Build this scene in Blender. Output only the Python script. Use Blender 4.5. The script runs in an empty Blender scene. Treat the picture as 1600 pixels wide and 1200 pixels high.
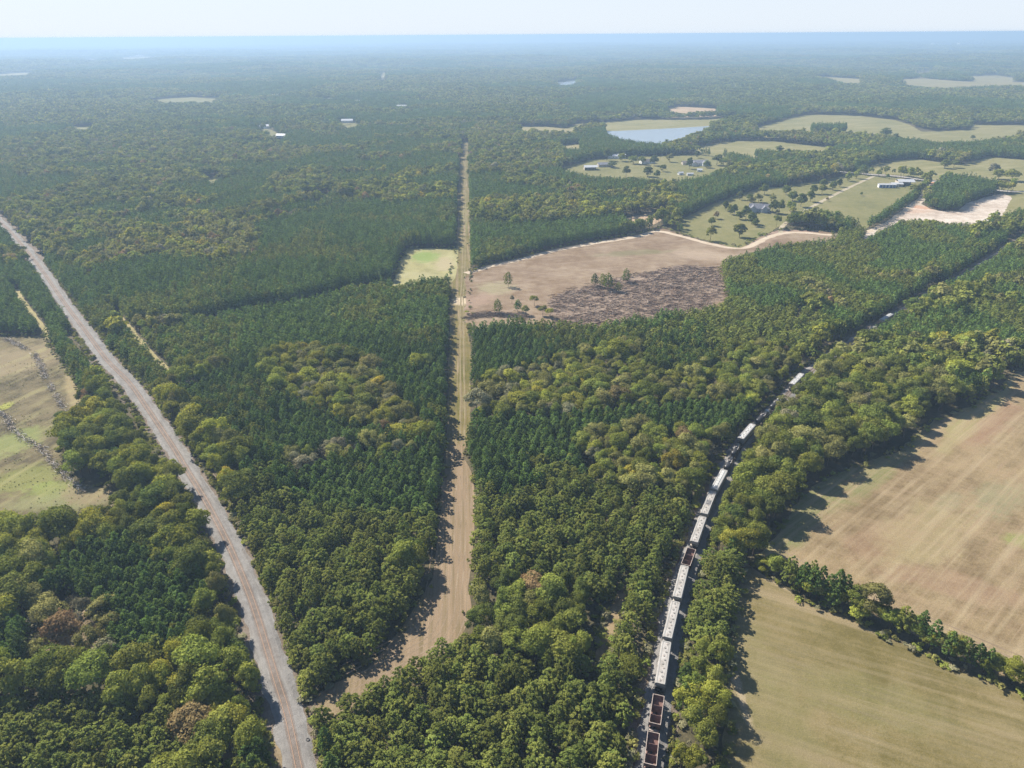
import bpy, math, random
import numpy as np
from mathutils import Vector, Matrix
from mathutils.geometry import tessellate_polygon

random.seed(7)
RNG = np.random.default_rng(11)
C = bpy.context.scene.collection
SC = bpy.context.scene
rad = math.radians

# ------------------------------------------------------------------ camera, sky, sun, exposure
CAM_H, PITCH, ROLL = 180.0, rad(26.2), rad(0.39)
cam_d = bpy.data.cameras.new("camera")
cam_d.sensor_fit = 'HORIZONTAL'
cam_d.sensor_width = 36.0
cam_d.lens = 36.0 * 1109.3 / 1600.0
cam_d.clip_start, cam_d.clip_end = 1.0, 80000.0
cam = bpy.data.objects.new("camera", cam_d)
C.objects.link(cam)
cam.matrix_world = Matrix.Translation((0, 0, CAM_H)) @ Matrix.Rotation(rad(90) - PITCH, 4, 'X') @ Matrix.Rotation(-ROLL, 4, 'Z')
SC.camera = cam

SUN_AZ, SUN_EL = rad(-48.5), rad(43.0)          # azimuth from +Y towards +X
world = bpy.data.worlds.new("World")
SC.world = world
world.use_nodes = True
wn = world.node_tree
bg = wn.nodes["Background"]
sky = wn.nodes.new("ShaderNodeTexSky")
sky.sky_type = 'NISHITA'
sky.sun_disc = False
sky.sun_elevation = SUN_EL
sky.sun_rotation = SUN_AZ
sky.altitude = 180.0
sky.air_density = 1.0
sky.dust_density = 0.4
sky.ozone_density = 3.0
# thin white-blue air low over the horizon, plain blue sky higher up
tc_ = wn.nodes.new("ShaderNodeTexCoord"); sp_ = wn.nodes.new("ShaderNodeSeparateXYZ"); wn.links.new(tc_.outputs["Generated"], sp_.inputs[0])
mr_ = wn.nodes.new("ShaderNodeMapRange"); mr_.interpolation_type = 'SMOOTHSTEP'
mr_.inputs[1].default_value = 0.0; mr_.inputs[2].default_value = 0.45; wn.links.new(sp_.outputs["Z"], mr_.inputs[0])
tt_ = wn.nodes.new("ShaderNodeMix"); tt_.data_type = 'RGBA'; wn.links.new(mr_.outputs[0], tt_.inputs[0])
tt_.inputs[6].default_value = (0.92, 0.98, 1.22, 1); tt_.inputs[7].default_value = (1.0, 1.0, 1.0, 1)
tn_ = wn.nodes.new("ShaderNodeMix"); tn_.data_type = 'RGBA'; tn_.blend_type = 'MULTIPLY'; tn_.inputs[0].default_value = 1.0
wn.links.new(tt_.outputs[2], tn_.inputs[7])
wn.links.new(sky.outputs[0], tn_.inputs[6]); hm_ = wn.nodes.new("ShaderNodeMix"); hm_.data_type = 'RGBA'      # pale haze veil low in the sky
hr_ = wn.nodes.new("ShaderNodeMapRange"); hr_.interpolation_type = 'SMOOTHSTEP'; wn.links.new(sp_.outputs["Z"], hr_.inputs[0])
hr_.inputs[1].default_value = 0.0; hr_.inputs[2].default_value = 0.35; hr_.inputs[3].default_value = 0.92; hr_.inputs[4].default_value = 0.0
wn.links.new(hr_.outputs[0], hm_.inputs[0]); wn.links.new(tn_.outputs[2], hm_.inputs[6]); hm_.inputs[7].default_value = (6.0, 6.6, 7.3, 1)
wn.links.new(hm_.outputs[2], bg.inputs[0])
bg.inputs[1].default_value = 0.068
sun_d = bpy.data.lights.new("sun", 'SUN')
sun_d.energy = 5.0
sun_d.angle = rad(0.53)
sun_d.color = (1.0, 0.94, 0.84)
sun = bpy.data.objects.new("sun", sun_d)
C.objects.link(sun)
sdir = Vector((math.sin(SUN_AZ) * math.cos(SUN_EL), math.cos(SUN_AZ) * math.cos(SUN_EL), math.sin(SUN_EL)))
sun.rotation_euler = sdir.to_track_quat('Z', 'Y').to_euler()
sun.location = (0, 0, 150)
SC.view_settings.view_transform = 'Standard'
SC.view_settings.look = 'None'
SC.view_settings.gamma = 1.0
SC.view_settings.use_curve_mapping = False
SC.view_settings.exposure = 1.02
SC.render.engine = 'CYCLES'
cy = SC.cycles
cy.max_bounces = 5
cy.diffuse_bounces = 2
cy.glossy_bounces = 2
cy.transmission_bounces = 3
cy.transparent_max_bounces = 4
cy.volume_bounces = 1
cy.caustics_reflective = False
cy.caustics_refractive = False
cy.sample_clamp_indirect = 4.0
cy.use_denoising = True
cy.denoiser = 'OPENIMAGEDENOISE'
cy.denoising_input_passes = 'RGB_ALBEDO_NORMAL'
cy.denoising_prefilter = 'NONE'
HAZE_DENSITY = 1.9e-4
HAZE_COLOR = (0.43, 0.60, 0.82)
HAZE_G = 0.20

# ------------------------------------------------------------------ photograph pixel -> ground point
F_PX = 1109.3
def G(u, v, z=0.0):
    x, y = (u - 800) / F_PX, -(v - 600) / F_PX
    c, s = math.cos(ROLL), math.sin(ROLL)
    x, y = x * c + y * s, -x * s + y * c
    d = (x, math.cos(PITCH) + y * math.sin(PITCH), -math.sin(PITCH) + y * math.cos(PITCH))
    t = (z - CAM_H) / d[2]
    return (d[0] * t, d[1] * t)

def W(pts):
    return np.array([G(*p) for p in pts])

def project(x, y, z):
    z = z - CAM_H
    cx = x
    cyy = y * np.sin(PITCH) + z * np.cos(PITCH)
    cz = y * np.cos(PITCH) - z * np.sin(PITCH)
    a, b = cx / cz, cyy / cz
    c, s = math.cos(ROLL), math.sin(ROLL)
    a, b = a * c - b * s, a * s + b * c
    return 800 + F_PX * a, 600 - F_PX * b

def vnoise(x, y, scale, seed=0):
    """smooth value noise in 0..1 (numpy)"""
    x = np.asarray(x) / scale + seed * 17.31
    y = np.asarray(y) / scale - seed * 9.77
    xi, yi = np.floor(x), np.floor(y)
    xf, yf = x - xi, y - yi
    xf, yf = xf * xf * (3 - 2 * xf), yf * yf * (3 - 2 * yf)
    def h(a, b):
        n = np.sin(a * 127.1 + b * 311.7 + seed * 74.7) * 43758.5453
        return n - np.floor(n)
    return (h(xi, yi) * (1 - xf) + h(xi + 1, yi) * xf) * (1 - yf) + (h(xi, yi + 1) * (1 - xf) + h(xi + 1, yi + 1) * xf) * yf

def terrain(x, y):
    """flat near the camera, low rolling hills far away"""
    r = np.hypot(x, y)
    k = np.clip((r - 2300.0) / 2500.0, 0, 1)
    k2 = np.clip((r - 6000.0) / 9000.0, 0, 1)
    n = 34 * (vnoise(x, y, 900, 3) - .5) + 16 * (vnoise(x, y, 380, 4) - .5)
    f = 36 * (vnoise(x, y, 3600, 5) - .45)
    drop = -np.maximum(r * r - 2300.0 ** 2, 0) / (2 * 7.0e6)      # the earth's curve
    return k * n + k2 * f + drop

def inside(px, py, poly):
    res = np.zeros(len(px), bool)
    x0, y0 = poly.min(0); x1, y1 = poly.max(0)
    m = np.where((px >= x0) & (px <= x1) & (py >= y0) & (py <= y1))[0]
    if not len(m):
        return res
    ax, ay = px[m], py[m]
    r = np.zeros(len(m), bool)
    n = len(poly)
    for i in range(n):
        xa, ya = poly[i]; xb, yb = poly[(i + 1) % n]
        if ya == yb:
            continue
        c = (ya > ay) != (yb > ay)
        r ^= c & (ax < (xb - xa) * (ay - ya) / (yb - ya) + xa)
    res[m] = r
    return res

def dist_line(px, py, line, far=60.0):
    d = np.full(len(px), 1e9)
    for i in range(len(line) - 1):
        a, b = line[i], line[i + 1]
        x0, x1 = min(a[0], b[0]) - far, max(a[0], b[0]) + far
        y0, y1 = min(a[1], b[1]) - far, max(a[1], b[1]) + far
        m = np.where((px > x0) & (px < x1) & (py > y0) & (py < y1))[0]
        if not len(m):
            continue
        v = b - a
        L = max(v @ v, 1e-9)
        t = np.clip(((px[m] - a[0]) * v[0] + (py[m] - a[1]) * v[1]) / L, 0, 1)
        d[m] = np.minimum(d[m], np.hypot(px[m] - a[0] - t * v[0], py[m] - a[1] - t * v[1]))
    return d

def smooth_line(P, step=4.0):
    P = np.array(P, float)
    Q = np.vstack([2 * P[0] - P[1], P, 2 * P[-1] - P[-2]])
    out = []
    for i in range(1, len(Q) - 2):
        p0, p1, p2, p3 = Q[i - 1], Q[i], Q[i + 1], Q[i + 2]
        n = max(2, int(np.hypot(*(p2 - p1)) / step))
        for k in range(n):
            t = k / n
            out.append(.5 * (2 * p1 + (p2 - p0) * t + (2 * p0 - 5 * p1 + 4 * p2 - p3) * t * t + (3 * p1 - p0 - 3 * p2 + p3) * t ** 3))
    out.append(P[-1])
    return np.array(out)

def resample(L, step):
    s = np.concatenate([[0], np.cumsum(np.hypot(*np.diff(L, axis=0).T))])
    n = max(2, int(s[-1] / step) + 1)
    t = np.linspace(0, s[-1], n)
    return np.stack([np.interp(t, s, L[:, 0]), np.interp(t, s, L[:, 1])], 1), t

# ------------------------------------------------------------------ materials
def nodes_of(m):
    m.use_nodes = True
    nt = m.node_tree
    nt.nodes.clear()
    return nt, nt.nodes.new

def plain(name, col, rough=.7, metal=0.0, noise=.18, scale=3.0, dirt=None, spec=.3):
    """painted or raw material with procedural grain and wear"""
    m = bpy.data.materials.new(name)
    nt, N = nodes_of(m)
    out = N("ShaderNodeOutputMaterial"); b = N("ShaderNodeBsdfPrincipled")
    tc = N("ShaderNodeTexCoord"); nz = N("ShaderNodeTexNoise")
    nz.inputs["Scale"].default_value = scale; nz.inputs["Detail"].default_value = 6
    nt.links.new(tc.outputs["Object"], nz.inputs["Vector"])
    r = N("ShaderNodeValToRGB")
    d = dirt or tuple(c * (1 - noise * 2) for c in col)
    r.color_ramp.elements[0].position = .32; r.color_ramp.elements[0].color = (*d, 1)
    r.color_ramp.elements[1].position = .62; r.color_ramp.elements[1].color = (*col, 1)
    nt.links.new(nz.outputs[0], r.inputs[0]); nt.links.new(r.outputs[0], b.inputs["Base Color"])
    b.inputs["Roughness"].default_value = rough; b.inputs["Metallic"].default_value = metal
    b.inputs["Specular IOR Level"].default_value = spec
    nt.links.new(b.outputs[0], out.inputs[0])
    return m

def ground_mat(name, cols, big=.02, fine=.6, streak=None, patches=(), bump=.3, uv=False, mid=.12, contrast=1.0):
    """soil and grass: broad patches, mid clumps, fine grain, mowing streaks and stains with their own outline.
    cols: low, middle, high colour. streak: (direction degrees, across scale, along scale, strength, colour)."""
    m = bpy.data.materials.new(name)
    nt, N = nodes_of(m)
    lk = nt.links.new
    out = N("ShaderNodeOutputMaterial"); b = N("ShaderNodeBsdfPrincipled")
    geo = N("ShaderNodeNewGeometry")
    pos = geo.outputs["Position"]
    def noise(scale, detail=5, vec=None, rough=.6):
        n = N("ShaderNodeTexNoise"); n.inputs["Scale"].default_value = scale
        n.inputs["Detail"].default_value = detail; n.inputs["Roughness"].default_value = rough
        lk(vec or pos, n.inputs["Vector"])
        return n.outputs[0]
    def math_(op, a, b_, c=None):
        n = N("ShaderNodeMath"); n.operation = op
        for i, v in enumerate((a, b_, c)):
            if v is None: continue
            if isinstance(v, (int, float)): n.inputs[i].default_value = v
            else: lk(v, n.inputs[i])
        return n.outputs[0]
    a = math_('MULTIPLY', noise(big, 4), .45)
    a = math_('MULTIPLY_ADD', noise(mid, 5), .35, a)
    a = math_('MULTIPLY_ADD', noise(fine, 4, rough=.7), .30, a)
    r = N("ShaderNodeValToRGB")
    e = r.color_ramp.elements
    w = .13 / contrast
    e[0].position = .55 - w; e[0].color = (*cols[0], 1)
    e[1].position = .55 + w; e[1].color = (*cols[2], 1)
    x = e.new(.55); x.color = (*cols[1], 1)
    lk(a, r.inputs[0])
    col = r.outputs[0]
    def mix(f, c1, c2):
        n = N("ShaderNodeMix"); n.data_type = 'RGBA'
        if isinstance(f, (int, float)): n.inputs[0].default_value = f
        else: lk(f, n.inputs[0])
        for s, c in ((6, c1), (7, c2)):
            if isinstance(c, tuple): n.inputs[s].default_value = (*c, 1)
            else: lk(c, n.inputs[s])
        return n.outputs[2]
    for (px, py, rx, ry, ang, c, k) in patches:
        mp = N("ShaderNodeMapping"); mp.vector_type = 'TEXTURE'
        mp.inputs["Location"].default_value = (px, py, 0); mp.inputs["Rotation"].default_value[2] = rad(ang)
        mp.inputs["Scale"].default_value = (rx, ry, 1000)
        lk(pos, mp.inputs[0])
        ln = N("ShaderNodeVectorMath"); ln.operation = 'LENGTH'; lk(mp.outputs[0], ln.inputs[0])
        d = math_('MULTIPLY_ADD', noise(3.2 / max(rx, ry) , 6, rough=.7), 1.7, ln.outputs["Value"])
        mr = N("ShaderNodeMapRange"); mr.interpolation_type = 'SMOOTHSTEP'
        mr.inputs[1].default_value = 1.95; mr.inputs[2].default_value = 1.35
        mr.inputs[3].default_value = 0; mr.inputs[4].default_value = k
        lk(d, mr.inputs[0])
        col = mix(mr.outputs[0], col, c)
    for st in (streak or ()):
        ang, across, along, k, c = st
        mp = N("ShaderNodeMapping")
        if uv:
            u = N("ShaderNodeUVMap"); lk(u.outputs[0], mp.inputs[0])
        else:
            mp.vector_type = 'TEXTURE'; mp.inputs["Rotation"].default_value[2] = rad(ang); lk(pos, mp.inputs[0])
        mp.inputs["Scale"].default_value = (along, across, 1) if uv else (1 / along, 1 / across, 1)
        n = noise(1.0, 3, mp.outputs[0], .55)
        mr = N("ShaderNodeMapRange"); mr.inputs[1].default_value = .47; mr.inputs[2].default_value = .68
        lk(n, mr.inputs[0])
        pk = N('ShaderNodeMapRange'); pk.inputs[1].default_value = .26; pk.inputs[2].default_value = .56; lk(noise(big * 1.7 + .004, 3), pk.inputs[0])
        col = mix(math_('MULTIPLY', math_('MULTIPLY', mr.outputs[0], k * 1.25), pk.outputs[0]), col, c)
    sk = N('ShaderNodeMapRange'); sk.inputs[1].default_value = .3; sk.inputs[2].default_value = .7; sk.inputs[3].default_value = .74; sk.inputs[4].default_value = 1.26
    lk(noise(fine * 3.2, 3, rough=.8), sk.inputs[0])
    vm = N('ShaderNodeVectorMath'); vm.operation = 'SCALE'; lk(col, vm.inputs[0]); lk(sk.outputs[0], vm.inputs['Scale']); col = vm.outputs[0]
    lk(col, b.inputs["Base Color"])
    b.inputs["Roughness"].default_value = .95; b.inputs["Specular IOR Level"].default_value = .1
    if bump:
        bp = N("ShaderNodeBump"); bp.inputs["Strength"].default_value = bump; bp.inputs["Distance"].default_value = .5
        lk(noise(fine * 1.7, 3, rough=.75), bp.inputs["Height"]); lk(bp.outputs[0], b.inputs["Normal"])
    lk(b.outputs[0], out.inputs[0])
    return m

def leaf_mat(name, a, b_, trans=.35, hue=.03, val=.30):
    """leaves: each clump and each tree a little different, light passes through"""
    m = bpy.data.materials.new(name)
    nt, N = nodes_of(m); lk = nt.links.new
    out = N("ShaderNodeOutputMaterial"); mx = N("ShaderNodeMixShader")
    d = N("ShaderNodeBsdfDiffuse"); t = N("ShaderNodeBsdfTranslucent")
    at = N("ShaderNodeAttribute"); at.attribute_name = "tint"
    oi = N("ShaderNodeObjectInfo")
    c = N("ShaderNodeMix"); c.data_type = 'RGBA'
    c.inputs[6].default_value = (*a, 1); c.inputs[7].default_value = (*b_, 1)
    lk(at.outputs["Fac"], c.inputs[0])
    hs = N("ShaderNodeHueSaturation")
    mr = N("ShaderNodeMapRange"); mr.inputs[3].default_value = 1 - val; mr.inputs[4].default_value = 1 + val
    lk(oi.outputs["Random"], mr.inputs[0]); lk(mr.outputs[0], hs.inputs["Value"])
    wn_ = N("ShaderNodeTexWhiteNoise"); wn_.noise_dimensions = '1D'; lk(oi.outputs["Random"], wn_.inputs["W"])
    mh = N("ShaderNodeMapRange"); mh.inputs[3].default_value = .5 - hue; mh.inputs[4].default_value = .5 + hue * .6
    lk(wn_.outputs["Value"], mh.inputs[0]); lk(mh.outputs[0], hs.inputs["Hue"])
    lk(c.outputs[2], hs.inputs["Color"])
    lk(hs.outputs[0], d.inputs[0])
    ht = N("ShaderNodeHueSaturation"); ht.inputs["Value"].default_value = 1.25; ht.inputs["Hue"].default_value = .485
    ht.inputs["Saturation"].default_value = 1.1
    lk(hs.outputs[0], ht.inputs["Color"]); lk(ht.outputs[0], t.inputs[0])
    mx.inputs[0].default_value = trans
    lk(d.outputs[0], mx.inputs[1]); lk(t.outputs[0], mx.inputs[2]); lk(mx.outputs[0], out.inputs[0])
    return m

BARK = plain("bark", (.16, .12, .09), .95, noise=.3, scale=6)
BARK_GREY = plain("grey_bark", (.25, .22, .175), .95, noise=.25, scale=6)
LEAF = {
    'pine': leaf_mat("needles", (0.069, 0.123, 0.028), (0.157, 0.220, 0.054), .22, .015, .30),
    'pine_light': leaf_mat("needles_light", (0.112, 0.143, 0.029), (0.230, 0.253, 0.060), .25, .02, .32),
    'dark': leaf_mat("leaves_dark", (0.081, 0.112, 0.026), (0.177, 0.204, 0.047), .26, .02, .34),
    'mid': leaf_mat("leaves_mid", (0.134, 0.164, 0.031), (0.255, 0.280, 0.060), .28, .02, .36),
    'olive': leaf_mat("leaves_olive", (0.185, 0.188, 0.054), (0.308, 0.296, 0.099), .28, .012, .32),
    'light': leaf_mat("leaves_light", (0.213, 0.233, 0.034), (0.334, 0.336, 0.063), .30, .015, .3),
    'yellow': leaf_mat("leaves_yellow", (0.291, 0.269, 0.038), (0.437, 0.386, 0.072), .32, .015),
    'rust': leaf_mat("leaves_rust", (0.207, 0.157, 0.067), (0.325, 0.246, 0.112), .3, .02),
    'grey': leaf_mat("leaves_grey", (0.190, 0.185, 0.095), (0.297, 0.280, 0.157), .2, .02, .2),
}

# ------------------------------------------------------------------ mesh helpers
class MB:
    """collects shapes and links them as one mesh object"""
    def __init__(s): s.v, s.f, s.m = [], [], []
    def add(s, v, f, mi=0):
        o = len(s.v); s.v += [tuple(p) for p in v]; s.f += [tuple(i + o for i in q) for q in f]; s.m += [mi] * len(f); return s
    def box(s, c, d, mi=0, rz=0.0, taper=1.0):
        hx, hy, hz = d[0] / 2, d[1] / 2, d[2] / 2
        cs, sn = math.cos(rz), math.sin(rz)
        v = []
        for z in (-hz, hz):
            k = taper if z > 0 else 1.0
            for x, y in ((-hx, -hy), (hx, -hy), (hx, hy), (-hx, hy)):
                x, y = x * k, y * k
                v.append((c[0] + x * cs - y * sn, c[1] + x * sn + y * cs, c[2] + z))
        return s.add(v, [(3, 2, 1, 0), (4, 5, 6, 7), (0, 1, 5, 4), (1, 2, 6, 5), (2, 3, 7, 6), (3, 0, 4, 7)], mi)
    def tube(s, a, b, r0, r1=None, n=8, mi=0, cap=True):
        a, b = Vector(a), Vector(b); r1 = r0 if r1 is None else r1
        q = (b - a).to_track_quat('Z', 'Y')
        v = []
        for p, r in ((a, r0), (b, r1)):
            for i in range(n):
                t = 2 * math.pi * i / n
                v.append(p + q @ Vector((r * math.cos(t), r * math.sin(t), 0)))
        f = [(i, (i + 1) % n, n + (i + 1) % n, n + i) for i in range(n)]
        if cap: f += [tuple(range(n - 1, -1, -1)), tuple(range(n, 2 * n))]
        return s.add(v, f, mi)
    def loft(s, rings, mi=0, closed=True, cap=True):
        n = len(rings[0]); v = [p for r in rings for p in r]; f = []
        for k in range(len(rings) - 1):
            for i in range(n if closed else n - 1):
                j = (i + 1) % n
                f.append((k * n + i, k * n + j, (k + 1) * n + j, (k + 1) * n + i))
        if cap: f += [tuple(range(n - 1, -1, -1)), tuple(range((len(rings) - 1) * n, len(rings) * n))]
        return s.add(v, f, mi)
    def mesh(s, name, mats):
        me = bpy.data.meshes.new(name); me.from_pydata(s.v, [], s.f)
        for m in (mats if isinstance(mats, (list, tuple)) else [mats]): me.materials.append(m)
        me.polygons.foreach_set("material_index", s.m)
        me.update(); return me
    def build(s, name, mats, parent=None, smooth=False):
        me = s.mesh(name, mats)
        if smooth:
            me.polygons.foreach_set("use_smooth", [True] * len(me.polygons))
        return link(name, me, parent)

def link(name, data, parent=None):
    o = bpy.data.objects.new(name, data); C.objects.link(o)
    if parent is not None: o.parent = parent
    return o

def tag(o, label=None, cat=None, group=None, kind=None):
    for k, v in (('label', label), ('category', cat), ('group', group), ('kind', kind)):
        if v: o[k] = v
    return o

def thing(name, label, cat, loc=(0, 0, 0), rz=0.0, group=None):
    o = link(name, None); o.location = loc; o.rotation_euler = (0, 0, rz); o.empty_display_size = .5
    return tag(o, label, cat, group)

def sheet(name, poly, mat, z, rough_edge=1.2, step=5.0, uvs=None):
    """a field or clearing: outline roughened, triangulated, lying at height z"""
    P = np.vstack([poly, poly[:1]])
    P, _ = resample(P, step); P = P[:-1]
    if rough_edge:
        d = np.roll(P, -1, 0) - np.roll(P, 1, 0)
        nrm = np.stack([d[:, 1], -d[:, 0]], 1) / np.maximum(np.hypot(d[:, 0], d[:, 1]), 1e-6)[:, None]
        k = (vnoise(P[:, 0], P[:, 1], 7, 2) - .5) * 2.2 + (RNG.random(len(P)) - .5) * .8
        P = P + nrm * (k * rough_edge)[:, None]
    tri = tessellate_polygon([[Vector((p[0], p[1], 0)) for p in P]])
    me = bpy.data.meshes.new(name)
    f = []
    for a, b, c in tri:
        ar = (P[b][0] - P[a][0]) * (P[c][1] - P[a][1]) - (P[c][0] - P[a][0]) * (P[b][1] - P[a][1])
        f.append((a, b, c) if ar > 0 else (a, c, b))
    zz = terrain(P[:, 0], P[:, 1])
    me.from_pydata([(p[0], p[1], z + h) for p, h in zip(P, zz)], [], f); me.materials.append(mat); me.update()
    o = link(name, me); o['kind'] = 'structure'
    return o

def ribbon(name, line, profile, mat, z=0.0, wob=0.0, width=None, parent=None, kind='structure', step=4.0):
    """strip along a line; profile: [(offset to the right, height)]; UV = (metres along, metres across)"""
    L, t = resample(np.asarray(line), step)
    d = np.gradient(L, axis=0); d /= np.maximum(np.hypot(d[:, 0], d[:, 1]), 1e-9)[:, None]
    nr = np.stack([d[:, 1], -d[:, 0]], 1)
    n = len(profile); v = []; uv = []
    for i in range(len(L)):
        k = 1.0 if width is None else float(np.interp(i / (len(L) - 1), np.linspace(0, 1, len(width)), width))
        for j, (o, h) in enumerate(profile):
            e = 0.0
            if wob and j in (0, n - 1):
                e = (vnoise(L[i, 0] + j * 50, L[i, 1], 6, 8) - .5) * 2 * wob + (random.random() - .5) * wob * .6
            q = L[i] + nr[i] * (o * k + (e if o > 0 else -e))
            v.append((q[0], q[1], z + h)); uv.append((t[i], o * k))
    f = []
    for i in range(len(L) - 1):
        for j in range(n - 1):
            f.append((i * n + j, i * n + j + 1, (i + 1) * n + j + 1, (i + 1) * n + j))
    me = bpy.data.meshes.new(name); me.from_pydata(v, [], f); me.materials.append(mat)
    ul = me.uv_layers.new(name="UVMap")
    for lp in me.loops: ul.data[lp.index].uv = uv[lp.vertex_index]
    me.update()
    o = link(name, me, parent)
    if kind: o['kind'] = kind
    return o

# ------------------------------------------------------------------ outlines read from the photograph (pixel, pixel, height of what hides the edge)
RAIL_L = smooth_line(W([(480, 1262), (467, 1200), (449, 1116.7), (433, 1066), (417, 1012), (396, 946), (375, 892), (350, 837), (321, 783), (292, 735), (271, 700), (233, 643), (203, 600), (167, 563), (133, 517), (103, 477), (73, 433), (43, 393), (17, 363), (0, 347), (-60, 292), (-140, 228)]))
RAIL_R = smooth_line(W([(1006, 1290, 4.5), (1018.5, 1170, 4.5), (1026.3, 1107, 4.5), (1042.7, 1000, 4.5), (1057.5, 937, 4.5), (1071, 884, 4.5), (1084, 849, 4.5), (1099.5, 806, 4.5), (1115, 768, 4.5), (1133, 734, 4.5), (1157, 688, 4.5), (1178, 663, 4.5), (1203, 637, 4.5), (1221, 620, 4.5), (1253, 585, 4.5), (1305, 543, 4.5), (1383, 497, 4.5), (1440, 462, 4), (1520, 418, 4), (1600, 366, 4), (1680, 320, 4)]))
STRIP = W([(731, 222), (733, 300), (735, 410), (731, 513), (736, 545), (735, 633), (737, 680), (722, 708), (735, 735), (741, 762), (739, 867), (730, 917), (737, 958), (716, 1008), (679, 1033), (629, 1062), (566, 1096), (520, 1118), (490, 1128), (478, 1108), (500, 1085), (533, 1064), (575, 1046), (637, 967), (675, 908), (687, 825), (690, 760), (698, 720), (696, 683), (700, 633), (701, 567), (703, 500), (704, 450), (708, 405), (713, 388), (715, 300), (721, 240), (723, 222)])
CLEAR = W([(727, 432), (738, 424), (766, 413), (816, 402), (866, 388), (933, 376), (1016, 362), (1030, 354), (1066, 367), (1109, 379), (1156, 385), (1199, 364), (1226, 358), (1300, 362), (1312, 372, 9), (1233, 376, 9), (1175, 388, 9), (1126, 404, 9), (1141, 450, 9), (1128, 468, 9), (1099, 477, 9), (1066, 480, 9), (1000, 493, 9), (933, 503, 9), (866, 502, 9), (800, 497, 9), (736, 505, 9), (728, 500)])
GREENPATCH = W([(636, 388), (716, 388), (714, 430), (700, 432, 8), (660, 434, 8), (613, 449, 8), (613, 443), (622, 415)])
FIELD_L = W([(-80, 520), (0, 525), (67, 525), (78, 538), (103, 577), (130, 622), (116, 655), (93, 688), (95, 733), (120, 752), (170, 766), (200, 783), (180, 812), (130, 822), (67, 812, 6), (0, 812, 6), (-80, 822, 6)])
FIELD_U = W([(1640, 560), (1576, 590), (1566, 607), (1510, 640), (1453, 662), (1413, 700), (1355, 722), (1290, 748), (1255, 772), (1228, 805), (1205, 850), (1180, 884), (1240, 905), (1300, 930), (1380, 965), (1460, 1005), (1530, 1036), (1620, 1078), (1900, 1150), (1990, 800), (1900, 520)])
FIELD_D = W([(1166, 879), (1228, 921), (1266, 946), (1333, 967), (1366, 987), (1433, 1017), (1483, 1042), (1524, 1058), (1600, 1088), (1760, 1160), (1760, 1400), (1140, 1400), (1133, 1200), (1133, 1130), (1135, 1060), (1142, 1010), (1147, 950), (1158, 905)])
LANE_TR = W([(975, 903), (984, 908), (968, 970), (953, 1030), (935, 1042), (926, 1030), (944, 970), (957, 940)])
POND = W([(944, 205), (968, 204.5), (1000, 203), (1050, 200.5), (1108, 197), (1112, 203, 4), (1085, 213, 7), (1062, 222, 7), (1030, 227, 9), (1000, 224, 9), (970, 219, 9), (948, 213, 5)])
F1 = W([(905, 193), (950, 191), (1000, 187), (1090, 187), (1172, 184), (1150, 192), (1104, 199), (1050, 203), (1000, 205.5), (960, 207), (930, 201), (895, 203, 10), (860, 199, 10)])
F2 = W([(1075, 232), (1145, 220), (1200, 220), (1270, 228), (1312, 232), (1290, 240, 9), (1232, 238, 9), (1180, 236, 9), (1190, 250, 9), (1130, 247), (1090, 241)])
YARD_H = W([(872, 264), (900, 256), (925, 249), (1000, 244), (1048, 243), (1085, 241), (1130, 247), (1155, 252, 9), (1100, 279, 9), (1040, 285, 9), (990, 282, 9), (920, 277, 9), (880, 271, 6)])
F3 = W([(1178, 202), (1205, 193), (1240, 184), (1265, 179), (1340, 181), (1400, 188), (1424, 196), (1440, 206), (1516, 203), (1520, 195), (1600, 196), (1700, 197), (1700, 214, 9), (1600, 212, 9), (1555, 219, 9), (1515, 223, 9), (1465, 223, 10), (1425, 219, 9), (1380, 214, 9), (1330, 209, 9), (1250, 208, 9), (1182, 207, 9)])
F4 = W([(1330, 268), (1385, 252), (1430, 248), (1500, 252, 6), (1545, 245), (1600, 250), (1700, 250), (1700, 306), (1600, 299), (1560, 296), (1480, 284), (1440, 279), (1400, 273), (1367, 272)])
PAD = W([(1462, 281), (1476, 284), (1468, 294), (1452, 306), (1440, 318), (1452, 326), (1470, 330), (1497, 329), (1512, 317), (1545, 307), (1564, 302), (1582, 308), (1566, 334, 4), (1545, 345, 7), (1516, 348, 9), (1476, 345, 9), (1438, 341, 9), (1412, 341, 9), (1380, 358, 9), (1345, 374, 9), (1350, 362), (1385, 347), (1410, 328), (1432, 312), (1447, 296), (1455, 284)])
PASTURE = W([(1242, 345), (1264, 326), (1290, 311), (1330, 291), (1366, 275), (1400, 277), (1425, 283), (1444, 281), (1440, 288, 8), (1420, 303, 8), (1390, 324, 8), (1345, 352, 8), (1339, 349, 8), (1307, 336, 8), (1275, 330, 8)])
YARD_Y = W([(1055, 347), (1085, 333), (1109, 321), (1150, 305), (1185, 295), (1225, 291), (1290, 281), (1330, 272), (1366, 275), (1290, 311), (1264, 326), (1242, 345), (1218, 354), (1162, 385), (1150, 381, 6), (1124, 369, 6), (1090, 363, 6), (1066, 354, 6)])
GRASS_R = W([(1563, 303), (1600, 300), (1700, 306), (1700, 330), (1600, 330, 8), (1570, 340, 8), (1553, 343, 8), (1577, 310)])
ROAD_MAIN = smooth_line(W([(728, 427), (744, 422.5), (766, 416), (816, 404.5), (866, 391.5), (933, 379.5), (1000, 369), (1024, 361), (1066, 369.5), (1109, 381), (1160, 388), (1200, 371), (1228, 364), (1262, 364), (1299, 367), (1345, 364), (1377, 354), (1400, 340), (1420, 325), (1440, 310), (1455, 297), (1470, 284)]))
DRIVE = smooth_line(W([(1367, 274.5), (1330, 291.5), (1290, 311.5), (1264, 326), (1242, 339), (1224, 352), (1219, 364)]))
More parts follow.
